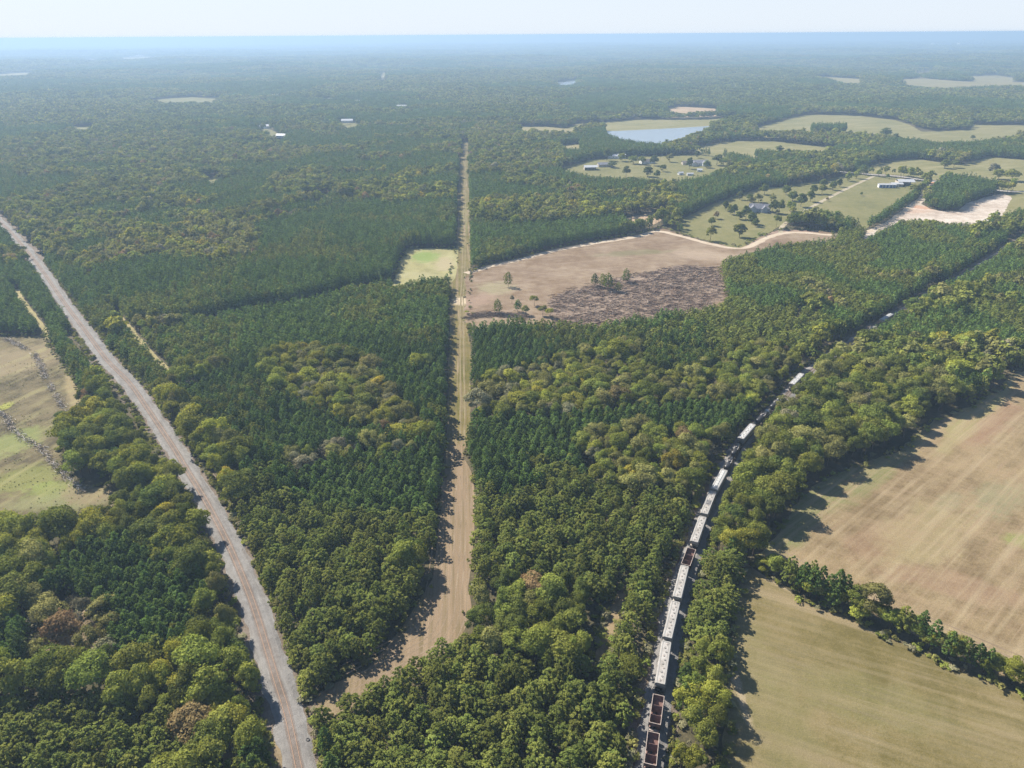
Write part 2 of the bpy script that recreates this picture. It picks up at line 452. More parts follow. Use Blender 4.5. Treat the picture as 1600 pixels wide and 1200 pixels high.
ROAD_N = smooth_line(W([(1130, 249), (1180, 251), (1250, 258), (1310, 268), (1340, 270.5), (1367, 273), (1400, 275), (1440, 281), (1480, 286), (1560, 297.5), (1600, 300), (1700, 308)]))
LANE_P = smooth_line(W([(333, 503), (353, 499), (420, 487), (480, 477), (533, 463), (570, 456), (613, 443)]))
LANE_Q = smooth_line(W([(390, 349), (440, 340), (490, 331), (533, 322), (580, 316)]))
LANE_A = smooth_line(W([(180, 488), (193, 503), (213, 527), (233, 550), (263, 583), (275, 600)]))
LANE_B = smooth_line(W([(25, 452), (33, 467), (52, 492), (70, 517), (74, 530)]))
LANE_C = smooth_line(W([(1252, 488), (1247, 500), (1240, 512)]))
LANE_D = smooth_line(W([(1060, 368), (1045, 345), (1075, 335)]))
BAREP = W([(966, 342), (1000, 336), (1045, 328), (1056, 326), (1040, 340), (1020, 352), (985, 348, 8)])
ROW_FAR = smooth_line(W([(597, 132), (598, 124), (600, 116), (601, 110)]))
HEDGE = smooth_line(W([(1190, 886), (1235, 911), (1300, 944), (1380, 977), (1460, 1014), (1530, 1046), (1620, 1085), (1760, 1150)]))
FARF = [  # small far openings: outline, colour
    (W([(1268, 123), (1290, 122), (1346, 127), (1342, 133, 10), (1320, 132, 10)]), 0),
    (W([(1405, 126), (1440, 122), (1500, 128), (1560, 129), (1602, 129), (1602, 138, 10), (1550, 138, 10), (1470, 138, 10), (1415, 134, 10)]), 0),
    (W([(1430, 112), (1456, 106), (1452, 113, 14), (1436, 116, 14)]), 0),
    (W([(1510, 117), (1560, 115), (1590, 120), (1580, 126, 14), (1525, 124, 14)]), 0),
    (W([(1042, 171), (1060, 167), (1118, 170), (1120, 175, 10), (1050, 177, 10)]), 1),
    (W([(130, 92), (148, 90), (152, 95, 10), (132, 97, 10)]), 0),
    (W([(190, 89), (220, 86), (240, 89), (236, 93, 10), (195, 94, 10)]), 0),
    (W([(-20, 117), (30, 113), (58, 112), (40, 119, 10), (-20, 123, 10)]), 0),
    (W([(228, 158), (262, 154), (300, 152), (345, 155), (330, 160, 10), (260, 162, 10)]), 2),
    (W([(110, 200), (140, 198), (152, 202), (130, 207, 10)]), 2),
    (W([(315, 280), (345, 277), (356, 282), (330, 288, 10)]), 2),
    (W([(400, 210), (425, 203), (450, 218), (438, 222, 10)]), 2),
    (W([(530, 197), (555, 193), (566, 199, 6), (540, 203, 8)]), 2),
    (W([(800, 198), (850, 198), (905, 203), (895, 208, 10), (820, 206, 10)]), 0),
    (W([(470, 309), (500, 305), (525, 303), (520, 309, 8), (480, 313, 8)]), 2),
    (W([(875, 228), (905, 225), (910, 232, 10), (880, 233, 10)]), 0),
]
for hp_ in ((412, 201), (440, 216), (543, 192), (518, 158), (560, 161), (431, 152), (628, 169), (332, 146)):     # yards of the scattered far houses
    hx_, hy_ = G(*hp_); kd_ = hy_ / 1600
    FARF.append((np.array([(hx_ - 20, hy_ + 14), (hx_ + 22, hy_ + 12), (hx_ + 18, hy_ - 34 * kd_), (hx_ + 6, hy_ - 52 * kd_), (hx_ - 17, hy_ - 38 * kd_)]), 2))
POND_S = W([(866, 127), (906, 123), (900, 131, 9), (870, 134, 10)])
CLEARS = [STRIP, CLEAR, GREENPATCH, FIELD_L, FIELD_U, FIELD_D, LANE_TR, POND, F1, F2, YARD_H, F3, F4, PAD, PASTURE, YARD_Y, GRASS_R, BAREP, POND_S] + [f[0] for f in FARF]
LINES = [(RAIL_L, 7.6), (RAIL_R, 7.0), (ROAD_MAIN, 5.0), (DRIVE, 4.0), (ROAD_N, 5.5), (LANE_P, 7.5), (LANE_Q, 6.5), (LANE_A, 4.0), (LANE_B, 3.6), (LANE_C, 2.5), (ROW_FAR, 14)]

# ------------------------------------------------------------------ ground, fields, roads, water
TAN = (.40, .30, .19)
g_forest = ground_mat("forest_floor", [(.045, .045, .022), (.085, .072, .040), (.14, .11, .065)], .012, .5, bump=.5)
def polar_ground():
    radii = [0, 60, 120, 200, 300, 450, 650, 900, 1200, 1500, 1800, 2100, 2300] + list(np.geomspace(2420, 34000, 72))
    na = 300
    v = [(0, 0, -.03)]
    for r in radii[1:]:
        a = np.arange(na) * 2 * np.pi / na
        x, y = r * np.sin(a), r * np.cos(a)
        z = terrain(x, y) - .03
        v += list(zip(x, y, z))
    f = [(0, 1 + (i + 1) % na, 1 + i) for i in range(na)]
    for k in range(len(radii) - 2):
        o = 1 + k * na
        for i in range(na):
            j = (i + 1) % na
            f.append((o + i, o + j, o + na + j, o + na + i))
    me = bpy.data.meshes.new("ground"); me.from_pydata(v, [], f); me.materials.append(g_forest); me.update()
    o = link("ground", me); o['kind'] = 'structure'
polar_ground()

def P_(u, v, rx, ry, ang, c, k):
    x, y = G(u, v); return (x, y, rx, ry, ang, c, k)

m_strip = ground_mat("mown_strip_grass", [(0.095, 0.086, 0.021), (0.137, 0.115, 0.033), (0.173, 0.137, 0.049)], .03, .9, contrast=1.3,
    streak=[(94, .5, .012, .8, (.27, .20, .13)), (94, .7, .02, .8, (.15, .115, .06))],
    patches=[P_(705, 980, 75, 22, 70, (.225, .162, .104), .85), P_(715, 850, 75, 17, 92, (.225, .162, .104), .85), P_(715, 745, 40, 12, 92, (.225, .162, .104), .85), P_(600, 1065, 30, 14, 30, (.22, .16, .104), .8),
             P_(722, 470, 9, 12, 0, (.62, .50, .36), .7), P_(725, 350, 120, 5, 92, (.20, .20, .07), .5)])
sheet("mown_strip", STRIP, m_strip, .01, .6)
m_clear = ground_mat("cleared_soil", [(0.146, 0.095, 0.053), (0.203, 0.144, 0.09), (0.258, 0.196, 0.13)], .02, .8, contrast=1.4,
    streak=[(15, .2, .03, .3, (.33, .26, .20)), (-30, .3, .05, .4, (.165, .115, .08))],
    patches=[P_(990, 395, 42, 10, 10, (.15, .155, .07), .5), P_(775, 450, 18, 20, 0, (.26, .24, .13), .6), P_(1110, 400, 40, 20, -20, (.36, .28, .20), .5), P_(745, 470, 25, 12, 60, (.29, .20, .145), .6),
             P_(1240, 360, 60, 14, 10, (.30, .20, .15), .8), P_(1180, 378, 50, 9, 35, (.27, .19, .13), .7), P_(1136, 440, 22, 5, 60, (.40, .30, .17), .9)])
sheet("clearing", CLEAR, m_clear, .02)
m_green = ground_mat("food_plot_grass", [(.19, .17, .075), (.27, .245, .11), (.33, .30, .15)], .05, .8,
    patches=[P_(664, 401, 15, 22, 0, (.165, .23, .055), .8), P_(650, 430, 22, 10, 0, (.30, .27, .14), .7), P_(695, 412, 10, 26, 0, (.34, .28, .17), .7)])
sheet("grass_opening", GREENPATCH, m_green, .02)
m_fl = ground_mat("left_field_grass", [(0.074, 0.06, 0.033), (0.115, 0.092, 0.048), (0.152, 0.121, 0.066)], .03, .8, contrast=1.7,
    streak=[(70, .2, .03, .35, (.30, .27, .12))],
    patches=[P_(38, 748, 20, 14, 20, (.19, .205, .055), .6), P_(95, 765, 20, 10, 0, (.19, .22, .06), .7), P_(8, 635, 4, 6, 0, (.27, .28, .05), .85), P_(110, 780, 30, 10, 10, (.19, .19, .085), .7),
             P_(150, 765, 16, 13, 0, (.20, .15, .09), .8), P_(115, 605, 40, 5, 62 + 60, (.27, .21, .11), .8), P_(35, 560, 30, 30, 0, (.24, .19, .11), .7), P_(25, 690, 14, 18, 0, (.22, .25, .08), .6)])
sheet("left_field", FIELD_L, m_fl, .02)
m_fu = ground_mat("hay_field_dry", [(0.138, 0.098, 0.05), (0.197, 0.146, 0.078), (0.247, 0.185, 0.101)], .015, .7, contrast=1.5,
    streak=[(40, .30, .012, .55, (.33, .262, .16)), (40, .8, .03, .5, (.24, .17, .10)), (-28, .35, .02, .35, (.26, .19, .115))],
    patches=[P_(1540, 660, 40, 12, 40, (.23, .13, .085), .55), P_(1380, 840, 26, 10, 30, (.25, .15, .10), .35), P_(1480, 910, 30, 9, -25, (.26, .165, .11), .45), P_(1482, 785, 12, 5, 40, (.16, .15, .085), .7), P_(1560, 780, 22, 10, 40, (.21, .20, .11), .6),
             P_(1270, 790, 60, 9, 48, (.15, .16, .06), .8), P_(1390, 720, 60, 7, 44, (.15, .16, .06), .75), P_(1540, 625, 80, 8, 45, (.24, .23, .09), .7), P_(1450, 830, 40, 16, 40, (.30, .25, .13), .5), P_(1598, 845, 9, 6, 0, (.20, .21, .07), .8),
             P_(1520, 1000, 60, 5, -28, (.33, .26, .16), .4)])
sheet("hay_field", FIELD_U, m_fu, .02, 1.6)
m_fd = ground_mat("pasture_mown", [(0.111, 0.091, 0.031), (0.152, 0.122, 0.049), (0.194, 0.153, 0.073)], .02, .8, contrast=1.5,
    streak=[(-24, .5, .02, .42, (.265, .212, .12)), (-24, 1.0, .04, .6, (.135, .115, .055)), (-24, .16, .008, .4, (.24, .185, .11)), (60, .3, .04, .10, (.26, .21, .12))],
    patches=[P_(1190, 1080, 40, 14, 90, (.16, .15, .065), .4), P_(1350, 1090, 30, 12, -20, (.165, .155, .065), .4), P_(1210, 905, 24, 3.0, -50, (.30, .235, .155), .9), P_(1140, 1030, 30, 2.0, 88, (.33, .265, .18), .9), P_(1290, 960, 40, 2.5, -30, (.26, .2, .12), .6)])
sheet("mown_field", FIELD_D, m_fd, .02, 1.0)
m_lane = ground_mat("dry_lane", [(0.165, 0.12, 0.068), (0.225, 0.161, 0.09), (0.27, 0.21, 0.12)], .08, .9)
sheet("forest_lane", LANE_TR, m_lane, .02, .8)
m_past = ground_mat("pasture_grass", [(0.131, 0.128, 0.044), (0.181, 0.163, 0.062), (0.216, 0.185, 0.085)], .01, .3, streak=[(20, .1, .01, .35, (.34, .29, .16))], bump=.15)
m_past_g = ground_mat("yard_grass", [(0.119, 0.115, 0.042), (0.162, 0.15, 0.057), (0.204, 0.175, 0.082)], .02, .3, bump=.15)
m_dry = ground_mat("far_pasture", [(0.177, 0.153, 0.069), (0.216, 0.185, 0.087), (0.249, 0.211, 0.107)], .01, .3, bump=.1)
m_brown = ground_mat("far_bare_soil", [(.26, .18, .11), (.33, .24, .15), (.40, .30, .20)], .02, .3, bump=.1)
for nm, pl, mt in (("far_field", F1, m_past), ("far_field", F2, m_past), ("yard_lawn", YARD_H, m_past_g), ("far_field", F3, m_past), ("far_field", F4, m_past), ("pasture", PASTURE, m_past_g),
                   ("yard_lawn", YARD_Y, m_past_g), ("grass_opening", GRASS_R, m_past), ("bare_opening", BAREP, m_brown)):
    sheet(nm, pl, mt, .04, 1.0, 8.0)
m_pad = ground_mat("graded_earth", [(0.315, 0.244, 0.185), (0.44, 0.368, 0.297), (0.549, 0.484, 0.413)], .03, .3,
    patches=[P_(1466, 287, 16, 14, 0, (.56, .25, .10), .95), P_(1450, 325, 36, 12, -20, (.42, .24, .15), .85), P_(1420, 330, 30, 14, 0, (.38, .25, .17), .7)], bump=.3)
sheet("graded_pad", PAD, m_pad, .05, 1.0)
for i, (pl, k) in enumerate(FARF):
    sheet("far_field", pl, (m_dry, m_brown, m_past_g)[k], .5, 2.0, 14.0)
m_wheel = ground_mat("wheel_track_soil", [(.165, .132, .07), (.205, .165, .09), (.24, .195, .115)], .08, .9)
m_swath = ground_mat("mown_swath", [(.17, .128, .08), (.215, .16, .105), (.255, .195, .13)], .06, .9)
tr_ = smooth_line(W([(722, 690), (722.5, 640), (722, 580), (721.5, 520), (722, 460), (724, 430), (725.5, 360), (726.5, 290), (727, 228)]))
for o in (-1.1, 1.1): ribbon("wheel_track", tr_, [(o - .42, 0), (o + .42, 0)], m_wheel, .035, .18)
sw_ = smooth_line(W([(738, 742), (741, 770), (740, 867), (736, 920), (733, 962), (714, 1008), (677, 1034), (627, 1063), (566, 1096)]))
for k in range(8):
    o = 1.6 + 2.1 * k + random.uniform(-.3, .3)
    ribbon("mown_swath", sw_[max(0, 2 * k - 4):], [(o - .25, 0), (o + .25, 0)], m_swath, .02 + .002 * k, .22)
for o in (12, 14.4): ribbon("mown_swath", HEDGE, [(-o - .3, 0), (-o + .3, 0)], m_swath, .03, .25)
m_dirt = ground_mat("dirt_road_soil", [(0.354, 0.281, 0.199), (0.445, 0.363, 0.266), (0.506, 0.432, 0.334)], .05, .8, streak=[(0, .9, .03, .6, (.42, .32, .23))], uv=True, bump=.3)
m_drive = ground_mat("driveway_gravel", [(0.261, 0.22, 0.147), (0.323, 0.274, 0.184), (0.383, 0.326, 0.237)], .05, .8, bump=.2)
m_paved = ground_mat("paved_road", [(.30, .28, .25), (.36, .33, .30), (.40, .38, .34)], .05, .8, bump=.1)
ribbon("dirt_road", ROAD_MAIN, [(-3.2, 0), (3.2, 0)], m_dirt, .06, .7)
ribbon("driveway", DRIVE, [(-2.4, 0), (2.4, 0)], m_drive, .07, .4)
ribbon("country_road", ROAD_N, [(-3.2, 0), (3.2, 0)], m_paved, .09, .2)
for ln in (LANE_P, LANE_Q): ribbon("plantation_lane", ln, [(-2.5, 0), (2.5, 0)], g_forest, .02, .5)
m_gl = ground_mat("grass_lane", [(.19, .17, .07), (.27, .23, .11), (.34, .285, .15)], .05, .8)
for ln, w in ((LANE_A, 2.2), (LANE_B, 1.9), (LANE_C, 2.2)): ribbon("grass_lane", ln, [(-w, 0), (w, 0)], m_gl, .02, .8)
ribbon("far_clearing", ROW_FAR, [(-12, 0), (12, 0)], m_dry, 1.0, 2, step=40)
m_bankp = ground_mat("bank_soil", [(0.15, 0.112, 0.064), (0.217, 0.165, 0.098), (0.27, 0.21, 0.128)], .06, .8)
sheet("bare_patch", W([(500, 1098), (530, 1086), (560, 1098), (540, 1125), (498, 1135), (484, 1112)]), m_bankp, .035, .8, 3)
sheet("bare_patch", W([(350, 1172), (395, 1150), (438, 1152), (445, 1205), (440, 1260), (350, 1240)]), m_bankp, .035, .8, 3)
sheet("bare_patch", W([(60, 970), (120, 940), (165, 985), (150, 1035), (95, 1030), (65, 1000)]), m_bankp, .02, 1.5, 3)

wm = bpy.data.materials.new("pond_water")
nt, N = nodes_of(wm)
o_ = N("ShaderNodeOutputMaterial"); b_ = N("ShaderNodeBsdfPrincipled")
b_.inputs["Base Color"].default_value = (.20, .225, .235, 1); b_.inputs["Roughness"].default_value = .22; b_.inputs["IOR"].default_value = 1.33
nz_ = N("ShaderNodeTexNoise"); nz_.inputs["Scale"].default_value = .6; bp_ = N("ShaderNodeBump"); bp_.inputs["Strength"].default_value = .08
ge_ = N("ShaderNodeNewGeometry"); nt.links.new(ge_.outputs["Position"], nz_.inputs["Vector"])
nt.links.new(nz_.outputs[0], bp_.inputs["Height"]); nt.links.new(bp_.outputs[0], b_.inputs["Normal"]); nt.links.new(b_.outputs[0], o_.inputs[0])
sheet("pond_water", POND, wm, .08, .5)
sheet("pond_water", POND_S, wm, .6, 1.0)

# ------------------------------------------------------------------ railways
m_ballast = ground_mat("railway_ballast", [(0.167, 0.158, 0.148), (0.235, 0.222, 0.208), (0.294, 0.279, 0.259)], .10, 2.2, mid=.5, streak=[(0, .35, .02, .45, (.20, .172, .15)), (0, .7, .05, .35, (.36, .345, .325))], uv=True, bump=.8)
m_weedy = ground_mat("weedy_verge", [(0.116, 0.092, 0.063), (0.176, 0.139, 0.107), (0.22, 0.18, 0.144)], .06, 1.2, mid=.3, bump=.8)
m_sleeper = plain("sleeper_wood", (.23, .18, .15), .95, noise=.3, scale=2.5)
m_rail = plain("rusty_rail", (.34, .215, .14), .6, .2, noise=.15, scale=1.2)
m_tbed = ground_mat("track_centre_ballast", [(.15, .125, .105), (.205, .172, .148), (.26, .225, .20)], .10, 2.2, mid=.5, bump=.8)
def track(line, label, half_l, half_r, bed_z, n_sleepers, s_from):
    ribbon("railway_ballast", line, [(-half_l, 0), (-half_l + 1.6, bed_z - .08), (-1.9, bed_z), (1.9, bed_z), (half_r - 1.6, bed_z - .08), (half_r, 0)], m_ballast, .03, .9, step=2.5)
    ribbon('track_centre', line, [(-1.45, 0), (1.45, 0)], m_tbed, bed_z + .05, .12, step=2.5)
    t = thing("railway_track", label, "railway track", (line[0][0], line[0][1], 0))
    inv = Vector((-line[0][0], -line[0][1], 0))
    for sgn in (-1, 1):
        r = ribbon("rail", line, [(sgn * .75 - .09, 0), (sgn * .75 - .055, .16), (sgn * .75 + .055, .16), (sgn * .75 + .09, 0)], m_rail, bed_z + .10, parent=t, kind=None, step=2.5)
        r.location = inv
    L, s = resample(line, .55)
    d = np.gradient(L, axis=0); ang = np.arctan2(d[:, 1], d[:, 0])
    sm = MB().box((0, 0, 0), (.24, 2.6, .14)).mesh("sleeper", m_sleeper)
    keep = np.where(s > s_from)[0]
    for i in keep[:n_sleepers]:
        o = link("sleeper", sm, t); o.location = Vector((L[i, 0], L[i, 1], bed_z - .03)) + inv; o.rotation_euler = (0, 0, ang[i] + random.uniform(-.03, .03))
    rest = MB()
    for i in keep[n_sleepers:]:
        if s[i] > 700: break
        rest.box((L[i, 0] + inv.x, L[i, 1] + inv.y, bed_z - .03), (.24, 2.6, .14), rz=ang[i])
    r = rest.build("sleepers", m_sleeper, t); r['kind'] = 'stuff'
    return t
ribbon("railway_verge", RAIL_L, [(-8, 0), (8.5, 0)], m_weedy, .015, 1.6, step=4)
ribbon("railway_verge", RAIL_R, [(-6.5, 0), (6.5, 0)], m_weedy, .015, 1.2, step=4)
track(RAIL_L, "empty single railway track with rusty rails on pale ballast, crossing the woods at left", 4.2, 4.8, .45, 300, 12)
track(RAIL_R, "railway track on pale ballast under the parked freight train", 4.0, 3.8, .45, 300, 20)
# ------------------------------------------------------------------ freight train
p_pale = plain("pale_grey_paint", (.40, .375, .345), .6, noise=.10, scale=.6, dirt=(.25, .225, .195))
p_white = plain("white_roof_paint", (.50, .50, .49), .5, noise=.05, scale=.6, dirt=(.42, .41, .39))
p_tan = plain("weathered_tan_paint", (.56, .50, .42), .6, noise=.15, scale=.8, dirt=(.38, .32, .26))
p_rustin = plain("rusty_steel_inside", (.25, .15, .125), .85, noise=.2, scale=1.2, dirt=(.14, .085, .07))
p_rustout = plain("brown_car_paint", (.13, .065, .05), .7, noise=.2, scale=1.0)
p_rim = plain("worn_rim_steel", (.50, .41, .35), .5, .2, noise=.15, scale=1.5)
p_black = plain("black_car_paint", (.022, .022, .024), .32, noise=.15, scale=1.0, dirt=(.05, .045, .04), spec=.6)
p_glint = plain("white_glint_colour", (.62, .62, .62), .4, noise=.08, scale=1.0)  # sun glint on the black tank ends, put in as white colour
p_under = plain("dark_truck_steel", (.035, .03, .027), .8, noise=.2, scale=3)
p_grate = plain("walkway_grating", (.42, .40, .37), .7, .3, noise=.2, scale=8)
p_hatch = plain("hatch_cover_paint", (.27, .25, .225), .6, noise=.25, scale=3)
p_tar = plain("spray_painted_black", (.045, .045, .055), .7, noise=.3, scale=1.6, dirt=(.30, .29, .28))
p_tie = plain("trackside_concrete", (.55, .52, .48), .9)

def trucks(t, hl):
    for x in (-hl, hl):
        tr = MB().box((x, .98, .52), (2.4, .18, .42)).box((x, -.98, .52), (2.4, .18, .42)).box((x, 0, .55), (.5, 2.0, .35)).build("truck", p_under, t)
        for dx in (-.85, .85):
            for y in (-.75, .75):
                MB().tube((x + dx, y - .07, .44), (x + dx, y + .07, .44), .44, n=12).build("wheel", p_under, tr)
def underframe(t, L, mat):
    m = MB().box((0, 0, .95), (L + 1.0, .55, .4)).box((L / 2 - .35, 0, 1.18), (.9, 3.0, .14)).box((-L / 2 + .35, 0, 1.18), (.9, 3.0, .14))
    for s in (-1, 1): m.box((s * (L / 2 - 1.0), 0, 1.02), (.35, 2.9, .3))
    m.build("underframe", mat, t)
    for s in (-1, 1): MB().box((s * (L / 2 + .62), 0, .86), (.5, .3, .28)).build("coupler", p_under, t)
def rails_end(t, L, mat, top):
    for s in (-1, 1):
        m = MB()
        for y in (-1.35, -.95): m.tube((s * (L / 2 - .06), y, 1.2), (s * (L / 2 - .06), y, top), .035, n=5)
        k = 1.5
        while k < top: m.tube((s * (L / 2 - .06), -1.35, k), (s * (L / 2 - .06), -.95, k), .03, n=5); k += .45
        m.build("ladder", mat, t)

def covered_hopper(label, L=17.3, body=p_pale, roof=p_pale, hatches=10, trough=False, black=False):
    t = thing("covered_hopper_car", label, "rail car", group="cars of the freight train")
    hl = L / 2 - .12
    m = MB()
    def ring(h, w, z): return [(-h, -w, z), (h, -w, z), (h, w, z), (-h, w, z)]
    m.loft([ring(hl - 2.5, 1.50, 1.35), ring(hl - 1.2, 1.58, 2.2), ring(hl, 1.60, 3.1), ring(hl, 1.60, 4.02)])
    m.build("body", body, t)
    MB().loft([[(-hl - .05, y, z), (hl + .05, y, z)] [0:2] for y, z in ((-1.64, 4.03), (-1.60, 4.12), (-.75, 4.34), (.75, 4.34), (1.60, 4.12), (1.64, 4.03))], closed=False, cap=False).build("roof", roof, t)
    rb = MB()
    n = 13
    for k in range(n):
        x = -hl + .3 + k * (2 * hl - .6) / (n - 1)
        for s in (-1, 1): rb.box((x, s * 1.615, 3.1), (.10, .09, 1.8))
    rb.build("side_ribs", body, t)
    for k in range(3):
        x = (k - 1) * (hl * .62)
        MB().loft([ring(.5, .45, .42), ring(2.3, 1.40, 1.40)]).build("discharge_hopper", body, t).location = (x, 0, 0)
    w = MB()
    for s in (-1, 1):
        w.box((0, s * 1.18, 4.36), (2 * hl - .3, .42, .05))
    for x in (-hl + .1, hl - .1): w.box((x, 0, 4.42), (.45, 2.7, .05))
    for k in range(int(hl * 2 / 1.3)):
        for s in (-1, 1): w.box((-hl + .7 + k * 1.3, s * 1.18, 4.28), (.06, .34, .12))
    w.build("running_board", p_grate, t)
    if trough:
        MB().box((0, .05, 4.44), (2 * hl - 1.2, .95, .16)).build("hatch_cover", p_white, t)
        m = MB()
        for k in range(9): m.box((-hl + 1.2 + k * (2 * hl - 2.4) / 8, .05, 4.55), (.12, 1.15, .07))
        m.build("hatch_bars", p_grate, t)
    else:
        for k in range(hatches):
            x = -hl + 1.1 + k * (2 * hl - 2.2) / (hatches - 1)
            y = -.28 if k % 2 else .18
            h = MB().tube((x, y, 4.30), (x, y, 4.45), .34, n=12).build("hatch", p_hatch if (k * 7) % 3 else p_rim, t)
            MB().tube((x, y, 4.46), (x, y, 4.50), .18, n=8).box((x + .1, y, 4.48), (.95, .09, .06)).build("hatch_latch", p_grate, h)
    if black:
        MB().loft([[(x, y, z + .015) for x in (-1.9, 1.7)] for y, z in ((-1.66, 4.03), (-1.61, 4.13), (-.75, 4.355), (.75, 4.355), (1.61, 4.13), (1.66, 4.03))], closed=False, cap=False).build("painted_band", p_tar, t)
    underframe(t, L, p_under); rails_end(t, L, body, 3.9); trucks(t, L / 2 - 1.6)
    return t

def open_hopper(label, L=11.3):
    t = thing("open_hopper_car", label, "rail car", group="cars of the freight train")
    hl, hw, z0, z1, th = L / 2 - .65, 1.60, 1.55, 3.75, .07
    for s in (-1, 1):
        MB().box((0, s * hw, (z0 + z1) / 2), (2 * hl, th, z1 - z0)).build("side_wall", [p_rustin], t)
        MB().box((s * hl, 0, (z0 + z1) / 2 + .5), (th, 2 * hw - th - .004, z1 - z0 - 1.0)).build("end_wall", [p_rustin], t)
    m = MB()
    for k in range(9):
        x = -hl + .25 + k * (2 * hl - .5) / 8
        for s in (-1, 1): m.box((x, s * (hw + .09), 2.6), (.11, .11, 2.1))
    m.build("side_ribs", p_rustout, t)
    for s in (-1, 1):
        a = [(s * hl, -1.55, 2.55), (s * hl, 1.55, 2.55), (s * hl * .42, 1.55, 1.0), (s * hl * .42, -1.55, 1.0)]
        MB().add(a, [(0, 1, 2, 3)]).build("slope_sheet", p_rustin, t)
    for x in (-hl * .34, hl * .34):
        MB().loft([[(x - .75, -1.55, 1.05), (x + .75, -1.55, 1.05), (x + .04, -1.55, 3.3), (x - .04, -1.55, 3.3)], [(x - .75, 1.55, 1.05), (x + .75, 1.55, 1.05), (x + .04, 1.55, 3.3), (x - .04, 1.55, 3.3)]]).build("divider", p_rustin, t)
    MB().box((0, 0, 1.0), (2 * hl * .86, 3.0, .08)).build("floor_sheet", p_rustin, t)
    for s in (-1, 1):
        MB().box((0, s * hw, z1 + .06), (2 * hl + .16, .16, .12)).build("rim", p_rim, t)
        MB().box((s * hl, 0, z1 + .062), (.16, 2 * hw - .17, .12)).build("rim", p_rim, t)
        MB().box((s * (hl + .42), 0, 1.45), (.7, 2.8, .05)).build("end_platform", p_rim, t)
    underframe(t, L, p_under); rails_end(t, L, p_rustout, 3.7); trucks(t, L / 2 - 1.6)
    return t

def tank_car(label, L=12.4, far_end=p_black):
    t = thing("tank_car", label, "rail car", group="cars of the freight train")
    hl, r, zc = L / 2 - .7, 1.48, 2.55
    rings = []
    for x, k in ((-hl, .15), (-hl + .1, .55), (-hl + .35, .86), (-hl + .7, 1), (hl - .7, 1), (hl - .35, .86), (hl - .1, .55), (hl, .15)):
        rings.append([(x, r * k * math.cos(a), zc + r * k * math.sin(a)) for a in np.linspace(0, 2 * math.pi, 20, endpoint=False)])
    b = MB().loft(rings).build("tank_shell", p_black, t, smooth=True)
    if far_end is not p_black:  # white cap over the far dome paints in the sun's highlight
        MB().loft([[(x, (r * k + .015) * math.cos(a), zc + (r * k + .015) * math.sin(a)) for a in np.linspace(0, 2 * math.pi, 20, endpoint=False)] for x, k in ((hl - 2.2, 1), (hl - .7, 1), (hl - .33, .86), (hl - .08, .55), (hl + .02, .15))]).build("painted_glint", far_end, t, smooth=True)
    d = MB().tube((0, 0, zc + r - .1), (0, 0, zc + r + .42), .48, n=14).build("dome", p_black, t)
    MB().tube((0, 0, zc + r + .43), (0, 0, zc + r + .52), .3, n=10).build("dome_lid", p_rim, d)
    w = MB()
    for s in (-1, 1): w.box((0, s * .85, zc + r - .18), (2.6, .5, .06))
    w.build("platform", p_grate, t)
    g = MB()
    for s in (-1, 1):
        for x in (-1.25, 0, 1.25): g.tube((x, s * 1.08, zc + r - .15), (x, s * 1.08, zc + r + .8), .03, n=5)
        g.tube((-1.25, s * 1.08, zc + r + .8), (1.25, s * 1.08, zc + r + .8), .03, n=5)
    g.build("guard_rail", p_rim, t)
    for s in (-1, 1): MB().box((s * (hl - 1.6), 0, 1.3), (1.0, 2.2, .5)).build("saddle", p_under, t)
    l = MB()
    for x in (-.2, .2): l.tube((x, -1.53, 1.1), (x, -1.40, zc + r - .3), .03, n=5)
    for k in range(7): l.tube((-.2, -1.53, 1.2 + k * .38), (.2, -1.53, 1.2 + k * .38), .025, n=5)
    l.build("ladder", p_rim, t)
    underframe(t, L, p_under); trucks(t, L / 2 - 1.7)
    return t

